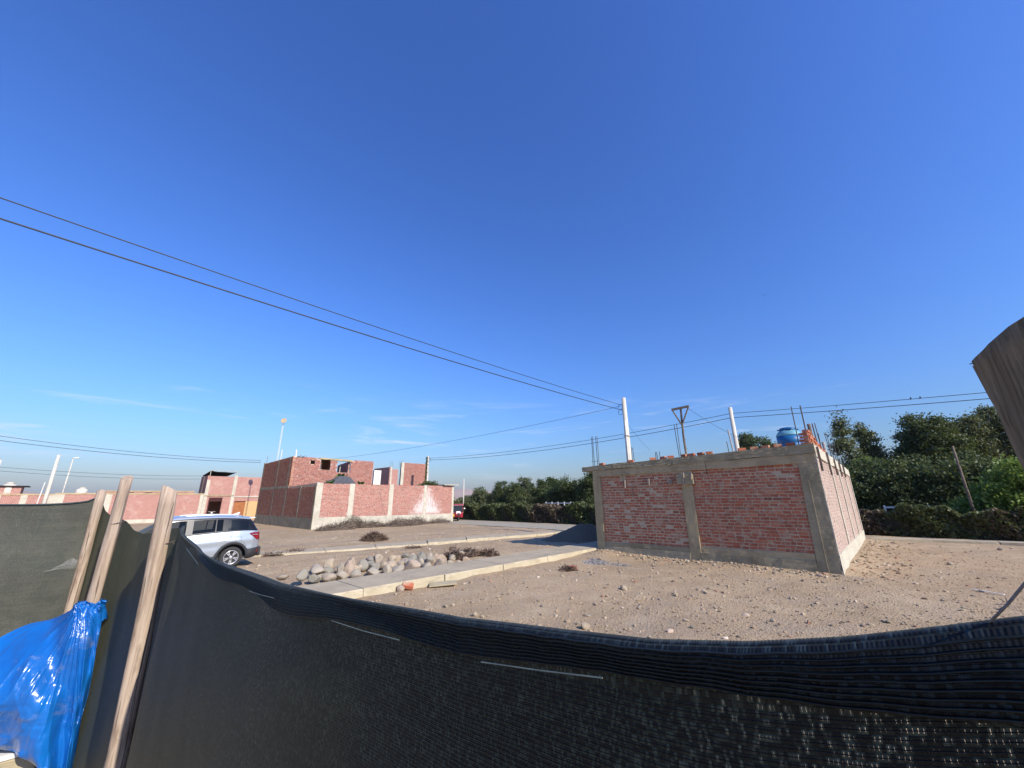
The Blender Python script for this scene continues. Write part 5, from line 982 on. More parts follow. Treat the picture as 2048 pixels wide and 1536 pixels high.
# side glass band: black pillars and trim with real panes between
def band(d0, d1, t0, t1, name, mat, off=0.0, n_=10, curve=None):
    dl = np.linspace(d0, d1, n_)
    def rows(d):
        zb, zt = zbelt(d), ztop(d); a, b = t0, t1
        if curve: a, b = curve(d, a, b)
        return [(side(d, zb + (zt - zb) * t) + off, zb + (zt - zb) * t) for t in np.linspace(a, b, 6)]
    return strip(rows, list(dl), name, mat)
band(.13, 3.40, .0, .08, 'window_sill_trim', M_gloss, .004, 40); band(.42, 2.76, .80, .90, 'window_header', M_gloss, .004, 30); band(.42, 2.76, .90, 1.0, 'cant_rail', M_paint, .0, 30)
band(.13, .42, .0, 1.0, 'rear_pillar', M_gloss, .004, 8, lambda d, a, b: (0, 1.0)); band(.42, 1.06, .0, .9, 'rear_quarter', M_gloss, .002, 8)
for a, b in ((1.06, 1.22), (2.04, 2.22)): band(a, b, .05, .82, 'pillar', M_gloss, .003, 4)
band(1.40, 1.43, .05, .82, 'pillar', M_gloss, .005, 3); band(2.74, 2.80, .05, .98, 'pillar', M_gloss, .003, 3)
band(.44, .98, .10, .78, 'window', M_glass, .008, 8); band(1.22, 2.04, .06, .82, 'window', M_glass, -.004, 8); band(2.22, 2.76, .06, .84, 'window', M_glass, -.004, 8)
band(2.78, 3.38, .05, .90, 'window', M_glass, -.004, 8, lambda d, a, b: (.05, .92))
for s_ in (1, -1):
    # wheels
    for dw in (DW1, DW2):
        w_ = empty('wheel', (s_ * .775, -dw, WZ)); w_.parent = car; w_.rotation_euler = (0, R(90) * s_, 0)
        MB().lathe([(.215, -.10), (.30, -.115), (.328, -.09), (WR, -.05), (WR, .05), (.328, .09), (.30, .112), (.225, .105), (.215, .06)], n=40).build('tyre', M_tyre, w_, True)
        MB().lathe([(.215, -.08), (.216, .075), (.225, .104), (.205, .10), (.198, .03), (.05, .0)], n=40).build('rim', M_rim, w_, True)
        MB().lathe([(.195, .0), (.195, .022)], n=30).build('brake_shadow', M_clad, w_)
        for k in range(5):
            for q in (-.16, .16):
                a = k * 2 * math.pi / 5; u1 = Vector((math.cos(a), math.sin(a), 0)); u2 = Vector((math.cos(a + q), math.sin(a + q), 0)); c0, c1 = u1 * .035, u2 * .205; dd = (c1 - c0) / 2; sd_ = Vector((-dd.y, dd.x, 0)).normalized() * .016
                MB().obox((c0 + c1) / 2 + Vector((0, 0, .075)), dd, sd_, (0, 0, .018)).build('spoke', M_rim, w_)
        MB().lathe([(.05, .06), (.05, .095), (.03, .10)], n=16).build('hub_cap', M_rim, w_, True)
    MB().prism([(-.72 - DW1 + .84 + .3, .3), (-.42, .3), (-.42, .74), (-1.26, .74), (-1.26, .3)], 'x', s_ * .45, s_ * .64).build('wheel_well', M_clad, car)
    # lamps, handles, filler cap, seams
    def patch(pts, off, name, mat, depth=.012):
        vs = [(s_ * (side(d, z) + off), -d, z) for d, z in pts]; vb = [(s_ * (side(d, z) + off - depth), -d, z) for d, z in pts]; k_ = len(pts)
        return MB().add(vs + vb, [tuple(range(k_)), tuple(range(2 * k_ - 1, k_ - 1, -1))] + [(i, (i + 1) % k_, k_ + (i + 1) % k_, k_ + i) for i in range(k_)]).build(name, mat, car)
    V = []; rows_ = [(.86, .03, .13), (.90, .02, .17), (.95, .015, .23), (1.0, .02, .29), (1.05, .04, .36), (1.09, .06, .40), (1.115, .075, .30)]
    for z_, d0_, d1_ in rows_:
        for q_ in np.linspace(0, 1, 9): d_ = d0_ + (d1_ - d0_) * q_; V.append((s_ * (side(d_, z_) + .014), -d_ + .012 * (1 - q_), z_))
    npmesh('tail_light', V, grid_faces(len(rows_), 9), M_red, car, True)
    patch([(.10, 1.025), (.20, 1.025), (.20, 1.05), (.10, 1.05)], .020, 'reverse_light', M_rim, .008); patch([(.20, 1.025), (.30, 1.03), (.29, 1.05), (.20, 1.05)], .020, 'reverse_light', M_rim, .008)
    patch([(.02, .42), (.10, .42), (.08, .56), (.01, .56)], .035, 'reflector', M_red, .02)
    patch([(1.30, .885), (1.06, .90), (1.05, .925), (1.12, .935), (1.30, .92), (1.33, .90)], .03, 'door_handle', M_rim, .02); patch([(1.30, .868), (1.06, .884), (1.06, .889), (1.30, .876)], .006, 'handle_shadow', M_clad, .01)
    patch([(2.36, .86), (2.12, .875), (2.11, .90), (2.36, .895)], .03, 'door_handle', M_rim, .02)
    def seam(pts, w=.004):
        MB().tube([(s_ * (side(d, z) + .0005), -d, z) for d, z in pts], w, 4).build('panel_gap', M_clad, car)
    seam([(.90 + .03, 1.15), (.92, 1.05), (.98, .90), (1.05, .78), (1.2, .66), (1.32, .5), (1.38, .34)]); seam([(2.12, 1.08), (2.14, .8), (2.10, .34)]); seam([(3.2, 1.05), (3.22, .8), (3.12, .34)])
    seam([(.62, .98), (.62, .87), (.64, .85), (.78, .85), (.80, .87), (.80, .97), (.78, .99), (.64, .99), (.62, .98)], .0035)
    seam([(1.42, .34), (1.30, .62), (1.08, .80), (.80, .855), (.55, .80), (.42, .66)], .003)
    MB().tube([(s_ * .60, -.62, 1.655), (s_ * .61, -.72, 1.705), (s_ * .62, -1.4, 1.735), (s_ * .62, -2.2, 1.725), (s_ * .60, -2.5, 1.67)], .016, 6).build('roof_rail', M_rim, car, True)
    MB().obox((s_ * .97, -2.95, 1.08), (.09, 0, 0), (0, .05, 0), (0, 0, .07)).build('wing_mirror', M_paint, car, bevel=.03)
MB().prism([(-.78, 1.70), (-.92, 1.70), (-.66, 1.80), (-.62, 1.80), (-.66, 1.70)], 'x', -.02, .02).build('shark_fin', M_pvc, car)
for x_ in (-.4, .4):
    for y_ in (-1.15, -2.15): MB().obox((x_, y_, .88), (.24, 0, 0), (0, .07, .0), (0, -.05, .32)).build('seat', M_seat, car, bevel=.05); MB().obox((x_, y_ + .02, 1.30), (.13, 0, 0), (0, .05, 0), (0, 0, .10)).build('headrest', M_seat, car, bevel=.04)

# ------------------------------------------------------------------ red mototaxi
M_tuk = simple('mototaxi_red', (.30, .012, .03), (.22, .01, .025), .35, 3, 0, spec=.5); M_tukd = simple('mototaxi_dark', (.02, .018, .02), None, .5, 3, 0); M_amber = simple('amber_disc', (.75, .38, .06), (.7, .3, .05), .5, 4, 0)
p = on(914, 1041, 'y', 28.1); tk = empty('mototaxi', (p.x - .3, 28.15, .03), R(-22)); tag(tk, 'red three-wheeled mototaxi coming round the end of the compound wall', 'mototaxi')
cab = MB(); prof = [(-1.2, .3), (.55, .3), (.98, .42), (1.0, .72), (.80, .95), (.62, 1.62), (-1.2, 1.66)]
cab.prism([(-1.2, .3), (.30, .3), (.30, .85), (-1.2, .85)], 'y', -.62, .62).build('body', M_tuk, tk, bevel=.04)
MB().prism([(.28, .30), (.80, .34), (.98, .5), (1.0, .78), (.82, .98), (.28, .9)], 'y', -.34, .34).build('nose', M_tuk, tk, bevel=.08)
MB().prism([(.30, .32), (.70, .36), (.72, .86), (.30, .9)], 'y', -.60, .60).build('leg_shield', M_tuk, tk, bevel=.03)
MB().prism([(-1.25, 1.62), (.50, 1.66), (.80, 1.60), (.78, 1.66), (.45, 1.76), (-1.25, 1.72)], 'y', -.66, .66).build('canopy', M_tuk, tk, bevel=.03)
for s_ in (-1, 1):
    MB().tube([(.70, s_ * .57, .86), (.62, s_ * .56, 1.63)], .025, 6).build('front_pillar', M_tuk, tk); MB().tube([(-1.15, s_ * .6, .85), (-1.15, s_ * .6, 1.64)], .025, 6).build('rear_pillar', M_tuk, tk); MB().box(-1.15, -.2, s_ * .6 - .01, s_ * .6 + .01, .85, 1.6).build('side_curtain', M_tuk, tk)
    o = MB().lathe([(.01, .05), (.07, .03), (.085, 0)], n=14).build('headlight', M_pvc, tk, True); o.location = (.96, s_ * .2, .80); o.rotation_euler = (0, R(80), 0)
    MB().obox((.72, s_ * .74, 1.28), (.02, 0, 0), (0, .09, 0), (0, 0, .06)).build('mirror', M_pvc, tk, bevel=.015); MB().tube([(.72, s_ * .74, 1.22), (.72, s_ * .58, 1.0)], .01, 4).build('mirror_arm', M_tukd, tk)
    w_ = MB().lathe([(.1, -.06), (.24, -.07), (.26, 0), (.24, .07), (.1, .06)], n=20).build('wheel', M_tyre, tk, True); w_.location = (-.75, s_ * .55, .26); w_.rotation_euler = (R(90), 0, 0)
MB().prism([(.735, .90), (.725, .92), (.645, 1.56), (.655, 1.56)], 'y', -.5, .5).build('windscreen', M_gloss, tk)
MB().prism([(1.003, .55), (1.02, .58), (1.0, .76), (.96, .80)], 'y', -.15, .15).build('grille', M_tukd, tk); MB().prism([(.84, .97), (.97, .82), (.99, .86), (.86, 1.0)], 'y', -.22, .22).build('headlight_visor', M_pvc, tk)
o = MB().lathe([(.15, 0), (.15, .03), (.05, .04)], n=18).build('amber_disc', M_amber, tk, True); o.location = (.73, -.42, .55); o.rotation_euler = (0, R(90), 0)
w_ = MB().lathe([(.1, -.05), (.22, -.055), (.24, 0), (.22, .055), (.1, .05)], n=20).build('wheel', M_tyre, tk, True); w_.location = (.78, 0, .24); w_.rotation_euler = (R(90), 0, 0); MB().obox((-.6, 0, .95), (.1, 0, .0), (0, .5, 0), (-.05, 0, .25)).build('seat', M_tukd, tk, bevel=.05)

# ------------------------------------------------------------------ shade-net fence beside the camera
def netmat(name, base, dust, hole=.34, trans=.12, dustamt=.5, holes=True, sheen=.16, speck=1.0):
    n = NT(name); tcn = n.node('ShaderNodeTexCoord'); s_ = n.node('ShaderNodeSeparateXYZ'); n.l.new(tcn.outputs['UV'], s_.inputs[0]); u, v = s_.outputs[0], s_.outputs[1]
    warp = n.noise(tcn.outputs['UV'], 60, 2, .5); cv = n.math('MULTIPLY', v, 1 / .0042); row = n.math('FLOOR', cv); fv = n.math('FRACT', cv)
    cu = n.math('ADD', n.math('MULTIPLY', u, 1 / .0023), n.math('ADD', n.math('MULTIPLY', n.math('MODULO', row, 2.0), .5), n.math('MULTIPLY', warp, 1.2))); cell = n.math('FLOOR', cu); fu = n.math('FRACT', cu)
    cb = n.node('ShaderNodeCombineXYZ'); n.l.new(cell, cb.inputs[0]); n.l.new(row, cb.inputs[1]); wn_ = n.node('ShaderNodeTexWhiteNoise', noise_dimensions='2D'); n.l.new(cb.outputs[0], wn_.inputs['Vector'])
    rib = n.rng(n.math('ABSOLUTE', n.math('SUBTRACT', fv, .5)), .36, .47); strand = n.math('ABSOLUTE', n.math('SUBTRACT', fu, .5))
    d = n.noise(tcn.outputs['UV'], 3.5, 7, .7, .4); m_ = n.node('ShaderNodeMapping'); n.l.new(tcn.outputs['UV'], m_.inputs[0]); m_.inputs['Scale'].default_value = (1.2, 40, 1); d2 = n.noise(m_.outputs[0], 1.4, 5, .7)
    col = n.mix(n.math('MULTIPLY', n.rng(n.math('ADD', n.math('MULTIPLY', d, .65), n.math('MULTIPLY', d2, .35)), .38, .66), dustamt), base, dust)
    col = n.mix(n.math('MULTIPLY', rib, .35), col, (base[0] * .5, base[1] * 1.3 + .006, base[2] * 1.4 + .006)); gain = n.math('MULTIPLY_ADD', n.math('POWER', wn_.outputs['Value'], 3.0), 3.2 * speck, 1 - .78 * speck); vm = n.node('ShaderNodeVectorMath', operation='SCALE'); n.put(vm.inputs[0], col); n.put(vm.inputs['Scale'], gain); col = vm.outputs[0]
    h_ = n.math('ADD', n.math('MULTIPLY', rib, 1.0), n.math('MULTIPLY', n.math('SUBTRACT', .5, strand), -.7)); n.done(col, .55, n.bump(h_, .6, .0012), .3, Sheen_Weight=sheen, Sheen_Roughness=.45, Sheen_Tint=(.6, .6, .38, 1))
    t = n.node('ShaderNodeBsdfTranslucent'); n.put(t.inputs[0], col); ms = n.node('ShaderNodeMixShader'); ms.inputs[0].default_value = trans; n.l.new(n.p.outputs[0], ms.inputs[1]); n.l.new(t.outputs[0], ms.inputs[2])
    if not holes: n.l.new(ms.outputs[0], n.out.inputs[0]); return n.m
    wdt = n.math('MULTIPLY', n.math('POWER', wn_.outputs['Value'], 1.6), hole); inw = n.math('LESS_THAN', strand, n.math('MULTIPLY', wdt, .5)); inh = n.math('LESS_THAN', n.math('ABSOLUTE', n.math('SUBTRACT', fv, .5)), n.math('MULTIPLY_ADD', wn_.outputs['Value'], .24, .10)); hl = n.math('MULTIPLY', inw, inh)
    tp_ = n.node('ShaderNodeBsdfTransparent'); m2_ = n.node('ShaderNodeMixShader'); n.l.new(hl, m2_.inputs[0]); n.l.new(ms.outputs[0], m2_.inputs[1]); n.l.new(tp_.outputs[0], m2_.inputs[2]); n.l.new(m2_.outputs[0], n.out.inputs[0]); return n.m
NB = (.014, .0185, .0115)
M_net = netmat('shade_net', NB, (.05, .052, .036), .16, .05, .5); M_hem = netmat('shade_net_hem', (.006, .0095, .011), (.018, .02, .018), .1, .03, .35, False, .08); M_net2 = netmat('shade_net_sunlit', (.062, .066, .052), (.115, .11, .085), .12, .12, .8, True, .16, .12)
M_rib = simple('net_rib', (.006, .010, .010), (.011, .016, .015), .5, 60, 0, spec=.4)
FX, FT = [2.2, .9, -2.9], [.34, .335, .345]
LEFT = [(322, 1060, 3.3), (305, 1066, 3.6), (285, 1068, 3.85), (268, 1060, 4.05), (252, 1042, 4.3), (238, 1036, 4.55), (225, 1036, 4.85), (213, 1022, 5.15), (203, 1003, 5.36)]
for a_, b_, c_ in LEFT: p = on(a_, b_, 'r', c_); FX.append(p.x); FT.append(p.y)
def ft(x): return float(np.interp(-x, [-a for a in FX], FT)) + .055 * math.exp(-((x + 3.0) / .24) ** 2)   # pushed out where the post stands
trace = [(2300, 1225), (2048, 1250), (1900, 1268), (1700, 1290), (1500, 1300), (1300, 1296), (1100, 1275), (900, 1250), (700, 1206), (560, 1171), (482, 1141), (432, 1120), (396, 1106), (376, 1088), (356, 1066), (342, 1053)]
TX, TZ = [], []
for q in trace: p = on(*q, 'y', .337); TX.append(p.x); TZ.append(p.z)
for a_, b_, c_ in LEFT: p = on(a_, b_, 'r', c_); TX.append(p.x); TZ.append(p.z)
o_ = np.argsort(TX); TXs, TZs = np.array(TX)[o_], np.array(TZ)[o_]
def ztopnet(x): return np.interp(x, TXs, TZs)
nx = np.concatenate([np.linspace(1.6, -1.2, 240), np.linspace(-1.2, FX[-1], 230)[1:]]); nzv = np.concatenate([np.linspace(0, 1, 60) ** .8])
def net_sheet(offset, zcut=0.0, z_from=0.0, waves=1.0):
    V, UVs = [], []
    for x in nx:
        zt_ = float(ztopnet(x)); y0_ = ft(x) + offset
        for t in nzv:
            z = z_from + (zt_ - zcut - z_from) * t
            w = waves * ((.010 * math.sin(x * 3.1 + 1.5 * z) + .006 * math.sin(x * 7.3 - z * 4)) * max(.35, min(1, (x + 2.6) / 1.5)) + .0025 * math.sin(x * 17 + z * 2.0) * max(0, min(1, (-x - 1.5))))
            V.append((x, y0_ + w, z)); UVs.append((x * 1.0 + 10, z - zt_ + 5))
    return V, UVs
net = empty('shade_net_fence', (-2, .34, 0)); tag(net, 'dark green shade-net fence sagging across the foreground', 'net fence')
def place(o): o.location = (2, -.34, 0); return o
for k, off in enumerate((0.0, .0007)):
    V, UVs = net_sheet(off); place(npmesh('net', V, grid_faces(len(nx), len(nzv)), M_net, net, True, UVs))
# folded hem over the top wire
nh = 26; V, UVs = [], []; hemx = [x for x in nx if x > -2.85]
for x in hemx:
    zt_ = float(ztopnet(x)); yb = ft(x) + .010 * math.sin(x * 3.1 + 1.5 * zt_) + .006 * math.sin(x * 7.3 - zt_ * 4); hw_ = .036 + .008 * math.sin(x * 4.3) + .006 * math.sin(x * 11)
    for i in range(nh):
        t = i / (nh - 1)
        if t < .62: s_ = t / .62; z = zt_ - hw_ + hw_ * 1.04 * s_; y = yb - .0035 - .003 * math.sin(s_ * 3.1 + x * 6) - .002 * s_
        elif t < .72: s_ = (t - .62) / .10; z = zt_ + hw_ * .04 + .004 * math.sin(math.pi * s_); y = yb - .0055 + .011 * s_
        else: s_ = (t - .72) / .28; z = zt_ + hw_ * .04 - hw_ * 1.1 * s_; y = yb + .0055
        V.append((x, y, z)); UVs.append((x + 10, t * .06))
place(npmesh('hem', V, grid_faces(len(hemx), nh), M_hem, net, True, UVs))
# knitted ribs standing proud of the near part of the net and the hem
V, Fq = [], []
def rib_line(xs_, yf, zf, rad):
    base = len(V); m_ = len(xs_)
    for x in xs_:
        y, z = yf(x), zf(x)
        rr = rad * max(.02, min(1, (x + 1.25) / .9)) if rad < .0005 else rad
        for a in (0, 2.1, 4.2): V.append((x, y - rr * math.cos(a), z + rr * math.sin(a)))
    for i in range(m_ - 1):
        for k in range(3): Fq.append((base + i * 3 + k, base + i * 3 + (k + 1) % 3, base + (i + 1) * 3 + (k + 1) % 3, base + (i + 1) * 3 + k))
xs_ = [x for x in nx if x > -1.3][::2]
for k in range(9, 120):
    dz = k * .0042
    rib_line([x for x in xs_ if True], lambda x: ft(x) + .010 * math.sin(x * 3.1 + 1.5 * (float(ztopnet(x)) - dz)) + .006 * math.sin(x * 7.3 - (float(ztopnet(x)) - dz) * 4) - .0004, lambda x: float(ztopnet(x)) - dz + .0003 * math.sin(x * 90 + k), .00030)
rb_ = npmesh('net_ribs', V, Fq, M_rib, net, True); rb_['kind'] = 'stuff'; place(rb_)
V, Fq = [], []; xs2 = [x for x in hemx if x > -2.0]
for k in range(9):
    f = (k + .5) / 9 * 1.0
    rib_line(xs2, lambda x: ft(x) + .010 * math.sin(x * 3.1 + 1.5 * float(ztopnet(x))) + .006 * math.sin(x * 7.3 - float(ztopnet(x)) * 4) - .0048 - .003 * math.sin(f * 3.1 + x * 6) - .002 * f, lambda x: float(ztopnet(x)) - (.036 + .008 * math.sin(x * 4.3) + .006 * math.sin(x * 11)) * (1 - f * 1.02) + .0004 * math.sin(x * 400), .0009)
hr = npmesh('hem_ribs', V, Fq, M_rib, net, True); hr['kind'] = 'stuff'; place(hr)
for seg in ([(498, 1182), (522, 1190), (548, 1196)], [(662, 1241), (727, 1262), (798, 1280)], [(962, 1324), (1080, 1341), (1205, 1356)], [(372, 1096), (396, 1128)]):
    place(MB().tube([on(*q, 'y', .322) for q in seg], .0006, 6).build('threading_wire', M_galv, net))
# the second, sunlit net panel at the corner
nl = empty('sunlit_net_panel', (-5.34, -1.5, 0)); tag(nl, 'sunlit olive net panel at the left behind the blue sheet', 'net fence')
V, UVs = [], []; ya = np.linspace(.10, -4.2, 90)
pL = [on(px, py, 'x', -5.34) for px, py in ((200, 988), (190, 1000), (170, 1004), (140, 1007), (100, 1009), (50, 1010), (0, 1010), (-200, 1008))]; pLy = [p.y for p in pL][::-1]; pLz = [p.z for p in pL][::-1]
for y in ya:
    zt_ = float(np.interp(y, pLy, pLz))
    for t in np.linspace(0, 1, 60): z = zt_ * t; V.append((-5.34 + .014 * math.sin(y * 4 + z) + .008 * math.sin(z * 9 + y * 2) + .006 * math.sin(y * 13 - z * 3), y, z)); UVs.append((y + 10, z))
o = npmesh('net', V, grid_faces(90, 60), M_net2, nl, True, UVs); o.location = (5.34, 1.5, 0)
V2 = [(x + .0, y, z) for x, y, z in V]; top = [V[i * 60 + 59] for i in range(90)]; o = MB().tube(top, .009, 6).build('selvedge', M_hem, nl, True); o.location = (5.34, 1.5, 0)
pc_ = on(140, 1128, 'x', -5.30); U, W = np.meshgrid(np.linspace(-1, 1, 16), np.linspace(-1, 1, 12), indexing='ij'); u_, w_ = U.ravel(), W.ravel(); Q2 = np.stack([u_, w_], 1)
n = NT('film_scrap'); n.done((.6, .6, .58), .25, None, .5); t = n.node('ShaderNodeBsdfTransparent'); ms = n.node('ShaderNodeMixShader'); ms.inputs[0].default_value = .86; n.l.new(n.p.outputs[0], ms.inputs[1]); n.l.new(t.outputs[0], ms.inputs[2]); n.l.new(ms.outputs[0], n.out.inputs[0])
Vf = np.stack([-5.30 + .02 * fbm(Q2, 4, 3, 5) + .02, pc_.y + u_ * (.11 - .04 * w_), pc_.z + w_ * .035 * (1 - .6 * np.abs(u_)) + u_ * .03 + .015 * fbm(Q2, 3, 2, 8)], 1); fs_ = npmesh('plastic_film', Vf, grid_faces(16, 12), n.m, None, True); tag(fs_, 'torn scrap of clear plastic film caught on the sunlit net', 'plastic film')

# posts
def log_post(name, base, top, r0, r1, mat, label, seed, cut=.02, group=None, nseg=26, n_=20, slant=None, flute=1.0):
    r = rs(seed); base, top = Vector(base), Vector(top); L = top - base; root = empty(name, base); tag(root, label, 'post', group); V = []
    for i in range(nseg + 1):
        t = i / nseg; c = L * t + Vector((.012 * math.sin(t * 5 + seed), .012 * math.sin(t * 4 + seed * 2), 0)) * (1 if 0 < t < 1 else 1)
        for k in range(n_):
            a = 2 * math.pi * k / n_; rr = (r0 + (r1 - r0) * t) * (1 + flute * (.05 * math.sin(3 * a + t * 3 + seed) + .035 * math.sin(5 * a + seed + t * 7)) + .03 * math.sin(t * 23 + a * 2 + seed) + r.normal() * (.012 if flute == 1.0 else .022)); z = c.z + ((cut * math.sin(a + seed) if slant is None else slant[0] * math.cos(a) + slant[1] * math.sin(a)) + r.uniform(-.003, .003) if i == nseg else 0); V.append((c.x + rr * math.cos(a), c.y + rr * math.sin(a), z))
    Fc = [(i * n_ + k, i * n_ + (k + 1) % n_, (i + 1) * n_ + (k + 1) % n_, (i + 1) * n_ + k) for i in range(nseg) for k in range(n_)] + [tuple(nseg * n_ + k for k in range(n_)), tuple(range(n_))[::-1]]
    m_ = MB().add(V, Fc).build('log', mat, root, True)
    for p_ in m_.data.polygons:
        if len(p_.vertices) > 4: p_.use_smooth = False
    return root
def tie(root, z, r_, dangle=0):
    b = root.location; m_ = MB(); m_.tube([(r_ * math.cos(t), r_ * math.sin(t), z + .008 * math.sin(2 * t)) for t in np.linspace(0, 6.6, 26)], .0022, 5)
    for k in range(dangle): m_.tube([(r_ * .2, -r_, z), (r_ * .2 - .05 - .03 * k, -r_ - .06, z - .03 - .05 * k)], .0018, 4)
    return m_.build('wire_tie', M_rebar, root)
g1 = 'wooden fence posts'
b3_, t3_ = on(225, 1536, 'r', 2.98), on(343, 978, 'r', 2.98); base3 = Vector((b3_.x - (t3_.x - b3_.x) * .75, b3_.y - (t3_.y - b3_.y) * .75 - .005, 0)); post3 = log_post('wooden_post', base3, (t3_.x, t3_.y, t3_.z), .047, .036, M_wood, 'thickest and nearest of the three pale wooden fence posts at left', 3, group=g1)
tie(post3, 1.99, .041, 0)
b2p, t2p = on(200, 1205, 'r', 4.2), on(257, 956, 'r', 4.2); post2 = log_post('wooden_post', (b2p.x, b2p.y - .02, 0), (t2p.x, t2p.y - .02, t2p.z), .040, .034, M_wood, 'middle of the three wooden fence posts, tallest in view', 5, group=g1); tie(post2, 2.06, .042, 0)
b1p, t1p = on(167, 1200, 'r', 5.2), on(206, 984, 'r', 5.2); post1 = log_post('wooden_post', (b1p.x, b1p.y - .02, 0), (t1p.x, t1p.y - .02, t1p.z), .039, .031, M_wood, 'farthest and thinnest wooden fence post at the net corner', 8, group=g1)
tR, mR = on(2146, 680, 'r', .5), on(2250, 870, 'r', .5); topz = on(1960, 668, 'r', .5).z
gr_ = (tR - mR) / (tR.z - mR.z); tR = tR + gr_ * (topz - tR.z); bR = tR - gr_ * topz
postR = log_post('old_grey_post', bR, tR, .050, .045, M_postwood, 'dark weathered wooden post close by at the right edge', 11, .010, n_=48, nseg=90, slant=(.024 * tR.y / tR.to_2d().length, -.024 * tR.x / tR.to_2d().length), flute=.25)
r = rs(12)
for k in range(26):
    t = r.uniform(.88, .995); a = r.uniform(2.6, 5.2); c = Vector((0, 0, 0)).lerp((tR - bR), t); d = Vector((math.cos(a), math.sin(a), r.uniform(-.5, .8)))
    MB().tube([c + Vector((math.cos(a), math.sin(a), 0)) * .044, c + Vector((math.cos(a), math.sin(a), 0)) * .047 + d * r.uniform(.002, .008)], .0004, 4).build('splinter', M_postwood, postR)
# frayed cord from the right-hand post down to the net
q0, q1 = on(1962, 1262, 'y', .335), on(2075, 1136, 'y', .30); cd = empty('frayed_cord', q0); tag(cd, 'frayed grey cord slanting up from the net at the right edge', 'cord'); M_cord = simple('cord_grey', (.22, .22, .22), (.13, .13, .135), .9, 200, .4, .001)
o = MB().tube([Vector((0, 0, 0)), (q1 - q0) * .5 + Vector((0, 0, -.001)), q1 - q0, (q1 - q0) * 2], .0006, 7).build('strand', M_cord, cd, True)
for k in range(40):
    t = r.uniform(0, 1.2); d = Vector(tuple(r.normal(size=3))).normalized() * r.uniform(.001, .0035); MB().tube([(q1 - q0) * t, (q1 - q0) * t + d], .00018, 3).build('fibre', M_cord, cd) if k < 24 else None

# ------------------------------------------------------------------ blue plastic sheet tied at the corner posts
rowsT = [  # (u, v) control net: photo columns/rows with distance, surveyed on the sheet
    [(-120, 1345, 4.35), (-40, 1300, 4.45), (15, 1268, 4.5), (60, 1248, 4.5), (105, 1238, 4.45), (140, 1222, 4.25), (160, 1203, 4.12), (205, 1210, 4.06)],
    [(-120, 1390, 4.15), (-40, 1360, 4.2), (15, 1335, 4.2), (60, 1310, 4.18), (105, 1292, 4.2), (140, 1278, 4.1), (165, 1262, 4.05), (200, 1258, 4.06)],
    [(-120, 1430, 4.1), (-40, 1410, 4.1), (15, 1395, 4.08), (60, 1375, 4.05), (105, 1358, 4.08), (138, 1345, 4.05), (160, 1335, 4.03), (188, 1330, 4.07)],
    [(-120, 1455, 4.12), (-40, 1443, 4.12), (15, 1437, 4.1), (60, 1432, 4.02), (100, 1420, 4.0), (132, 1412, 4.05), (152, 1406, 4.03), (172, 1400, 4.08)],
    [(-120, 1474, 4.2), (-40, 1470, 4.2), (15, 1468, 4.14), (55, 1470, 4.04), (95, 1472, 3.98), (122, 1468, 4.06), (142, 1462, 4.03), (160, 1458, 4.08)],
    [(-120, 1500, 4.3), (-40, 1499, 4.25), (10, 1499, 4.18), (45, 1512, 4.08), (85, 1545, 3.96), (112, 1550, 4.06), (132, 1545, 4.03), (146, 1535, 4.08)]]
K = np.array([[tuple(on(a, b, 'r', c)) for a, b, c in row] for row in rowsT]); nv_, nu_ = 150, 190
def bez(A, ts):
    m_ = A.shape[0]; x = ts * (m_ - 1); i = np.clip(x.astype(int), 0, m_ - 2); f = x - i; g = lambda j: A[np.clip(j, 0, m_ - 1)]
    f = f.reshape((-1,) + (1,) * (A.ndim - 1)); p0, p1_, p2_, p3_ = g(i - 1), g(i), g(i + 1), g(i + 2); return .5 * (2 * p1_ + (p2_ - p0) * f + (2 * p0 - 5 * p1_ + 4 * p2_ - p3_) * f ** 2 + (3 * p1_ - p0 - 3 * p2_ + p3_) * f ** 3)
S_ = bez(K, np.linspace(0, 1, nv_)); S_ = bez(S_.transpose(1, 0, 2), np.linspace(0, 1, nu_)).transpose(1, 0, 2)
vv, uu = np.meshgrid(np.linspace(0, 1, nv_), np.linspace(0, 1, nu_), indexing='ij'); du, dv = (uu - .86) * 1.15, vv + .03; ang = np.arctan2(dv, -du + 1e-6); rad = np.hypot(du, dv)
def ridge(x): return (1 - np.abs(np.sin(x))) ** 5
D = .030 * ridge(ang * 6.0 + .5 * np.sin(rad * 5)) * np.exp(-rad * 1.3) + .022 * ridge(ang * 11 + 1.2 + rad) * np.exp(-rad * 2.2) + .012 * ridge(ang * 17 + 3 * np.sin(rad * 3)) * np.exp(-rad * 1.1)
q2_ = np.stack([uu.ravel() * 3, vv.ravel() * 3], 1); D += .03 * fbm(q2_, 1.3, 3, 9).reshape(D.shape) + .009 * np.abs(fbm(q2_, 4.2, 3, 11)).reshape(D.shape)
rt = np.clip((uu - .78) / .22, 0, 1); D += rt * (.022 * np.sin(uu * 46 + 4 * np.sin(vv * 5) + 2 * vv) + .012 * np.sin(uu * 90 + 6 * vv)) ; bt = np.clip((vv - .8) / .2, 0, 1); D += bt * (.02 * np.sin(uu * 30 + vv * 14) + .01 * np.sin(uu * 55 - vv * 9)); tp2 = np.clip((.10 - vv) / .10, 0, 1) * np.clip((uu - .7) / .2, 0, 1); D += tp2 * .02 * np.sin(uu * 120 + vv * 60)
D += .022 * ridge((uu * .9 + vv * .35) * 6.2 + .6 * np.sin(vv * 6)) * np.clip((vv - .25) * 3, 0, 1) * .6
nrm_ = np.array([.93, -.2, .25]); nrm_ /= np.linalg.norm(nrm_); S_ = S_ + D[..., None] * nrm_
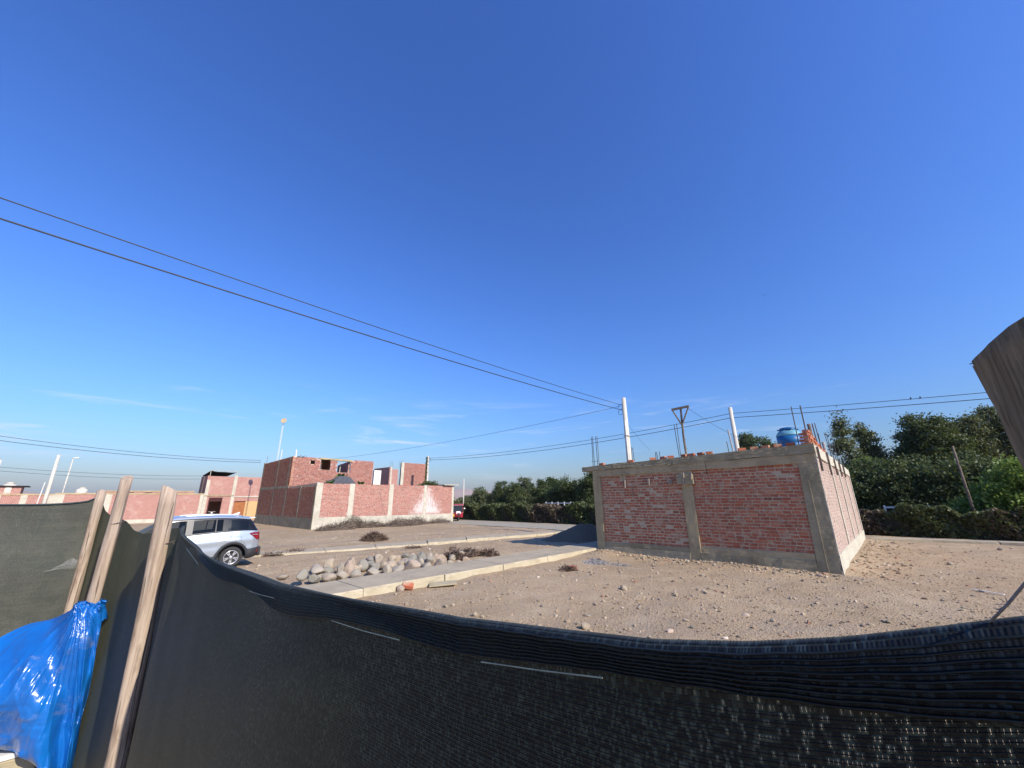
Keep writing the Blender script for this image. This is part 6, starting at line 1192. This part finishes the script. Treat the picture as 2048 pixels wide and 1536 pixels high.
n = NT('blue_plastic'); P = n.pos(); f = n.noise(P, 3.0, 6, .6); c = n.mix(n.rng(f, .3, .7), (.006, .135, .47), (.007, .105, .38)); dst = n.rng(n.noise(P, 4.5, 6, .7, .5), .56, .74); c = n.mix(n.math('MULTIPLY', dst, .45), c, (.26, .28, .30))
wr_ = n.noise(P, 16, 5, .6, 1.2); wr2 = n.noise(P, 5, 4, .55, 1.5); M_blue = n.done(c, n.math('MULTIPLY_ADD', dst, .3, .22), n.bump(n.math('ADD', n.math('MULTIPLY', wr2, 1.4), n.math('MULTIPLY', wr_, .5)), .35, .010), .6)
ts_ = empty('blue_plastic_sheet', (-4.3, 0, 0)); tag(ts_, 'crumpled glossy blue plastic sheet tied round the corner posts at lower left', 'plastic sheet')
o = npmesh('sheet', S_.reshape(-1, 3), grid_faces(nv_, nu_), M_blue, ts_, True); o.location = (4.3, 0, 0)
tq = on(186, 1211, 'r', 4.14); V = []
for i in range(60):
    t = 2 * math.pi * i / 60
    for j, (rr, zz) in enumerate(((.075, -.09), (.058, -.03), (.050, .0), (.053, .015), (.058, .025), (.045, .02))):
        k_ = rr * (1 + .16 * math.sin(9 * t + j) + .1 * math.sin(17 * t + 2 * j)); V.append((tq.x + k_ * math.cos(t), tq.y + k_ * math.sin(t), tq.z + zz + .007 * math.sin(7 * t + j)))
o = npmesh('gathered_tie', V, [(i * 6 + j, ((i + 1) % 60) * 6 + j, ((i + 1) % 60) * 6 + j + 1, i * 6 + j + 1) for i in range(60) for j in range(5)], M_blue, ts_, True); o.location = (4.3, 0, 0)
pb_ = on(14, 1508, 'r', 4.22); bd = MB().obox((0, 0, 0), (.05, 0, 0), (0, .42, .0), (0, 0, .014)).build('white_board', M_pvc, None, bevel=.004); bd.location = (pb_.x - .02, pb_.y - .28, pb_.z); bd.rotation_euler = (0, 0, -.10); tag(bd, 'white painted board under the bottom of the blue sheet', 'board')
blk = MB().box(-.34, .045, -.45, .42, 0, pb_.z - .016).build('concrete_block', M_plinth, None, bevel=.01); blk.location = (pb_.x - .02, pb_.y - .28, 0); blk.rotation_euler = (0, 0, -.10); tag(blk, 'grey concrete block under the white board at the lower left corner', 'block')

# ------------------------------------------------------------------ haze
hz_ = bpy.data.materials.new('haze_air'); hz_.use_nodes = True; hn = hz_.node_tree.nodes; hn.clear(); ho = hn.new('ShaderNodeOutputMaterial'); hv = hn.new('ShaderNodeVolumePrincipled'); hz_.node_tree.links.new(hv.outputs[0], ho.inputs['Volume'])
hv.inputs['Color'].default_value = (.86, .88, .95, 1); hv.inputs['Density'].default_value = HAZE; hv.inputs['Anisotropy'].default_value = .2
hb_ = MB().box(-9500, 9500, -9500, 9500, -2.5, 130).build('haze', hz_); tag(hb_, 'thin pale haze in the air over the plain', 'haze', kind='stuff')
SC.cycles.volume_bounces = 0
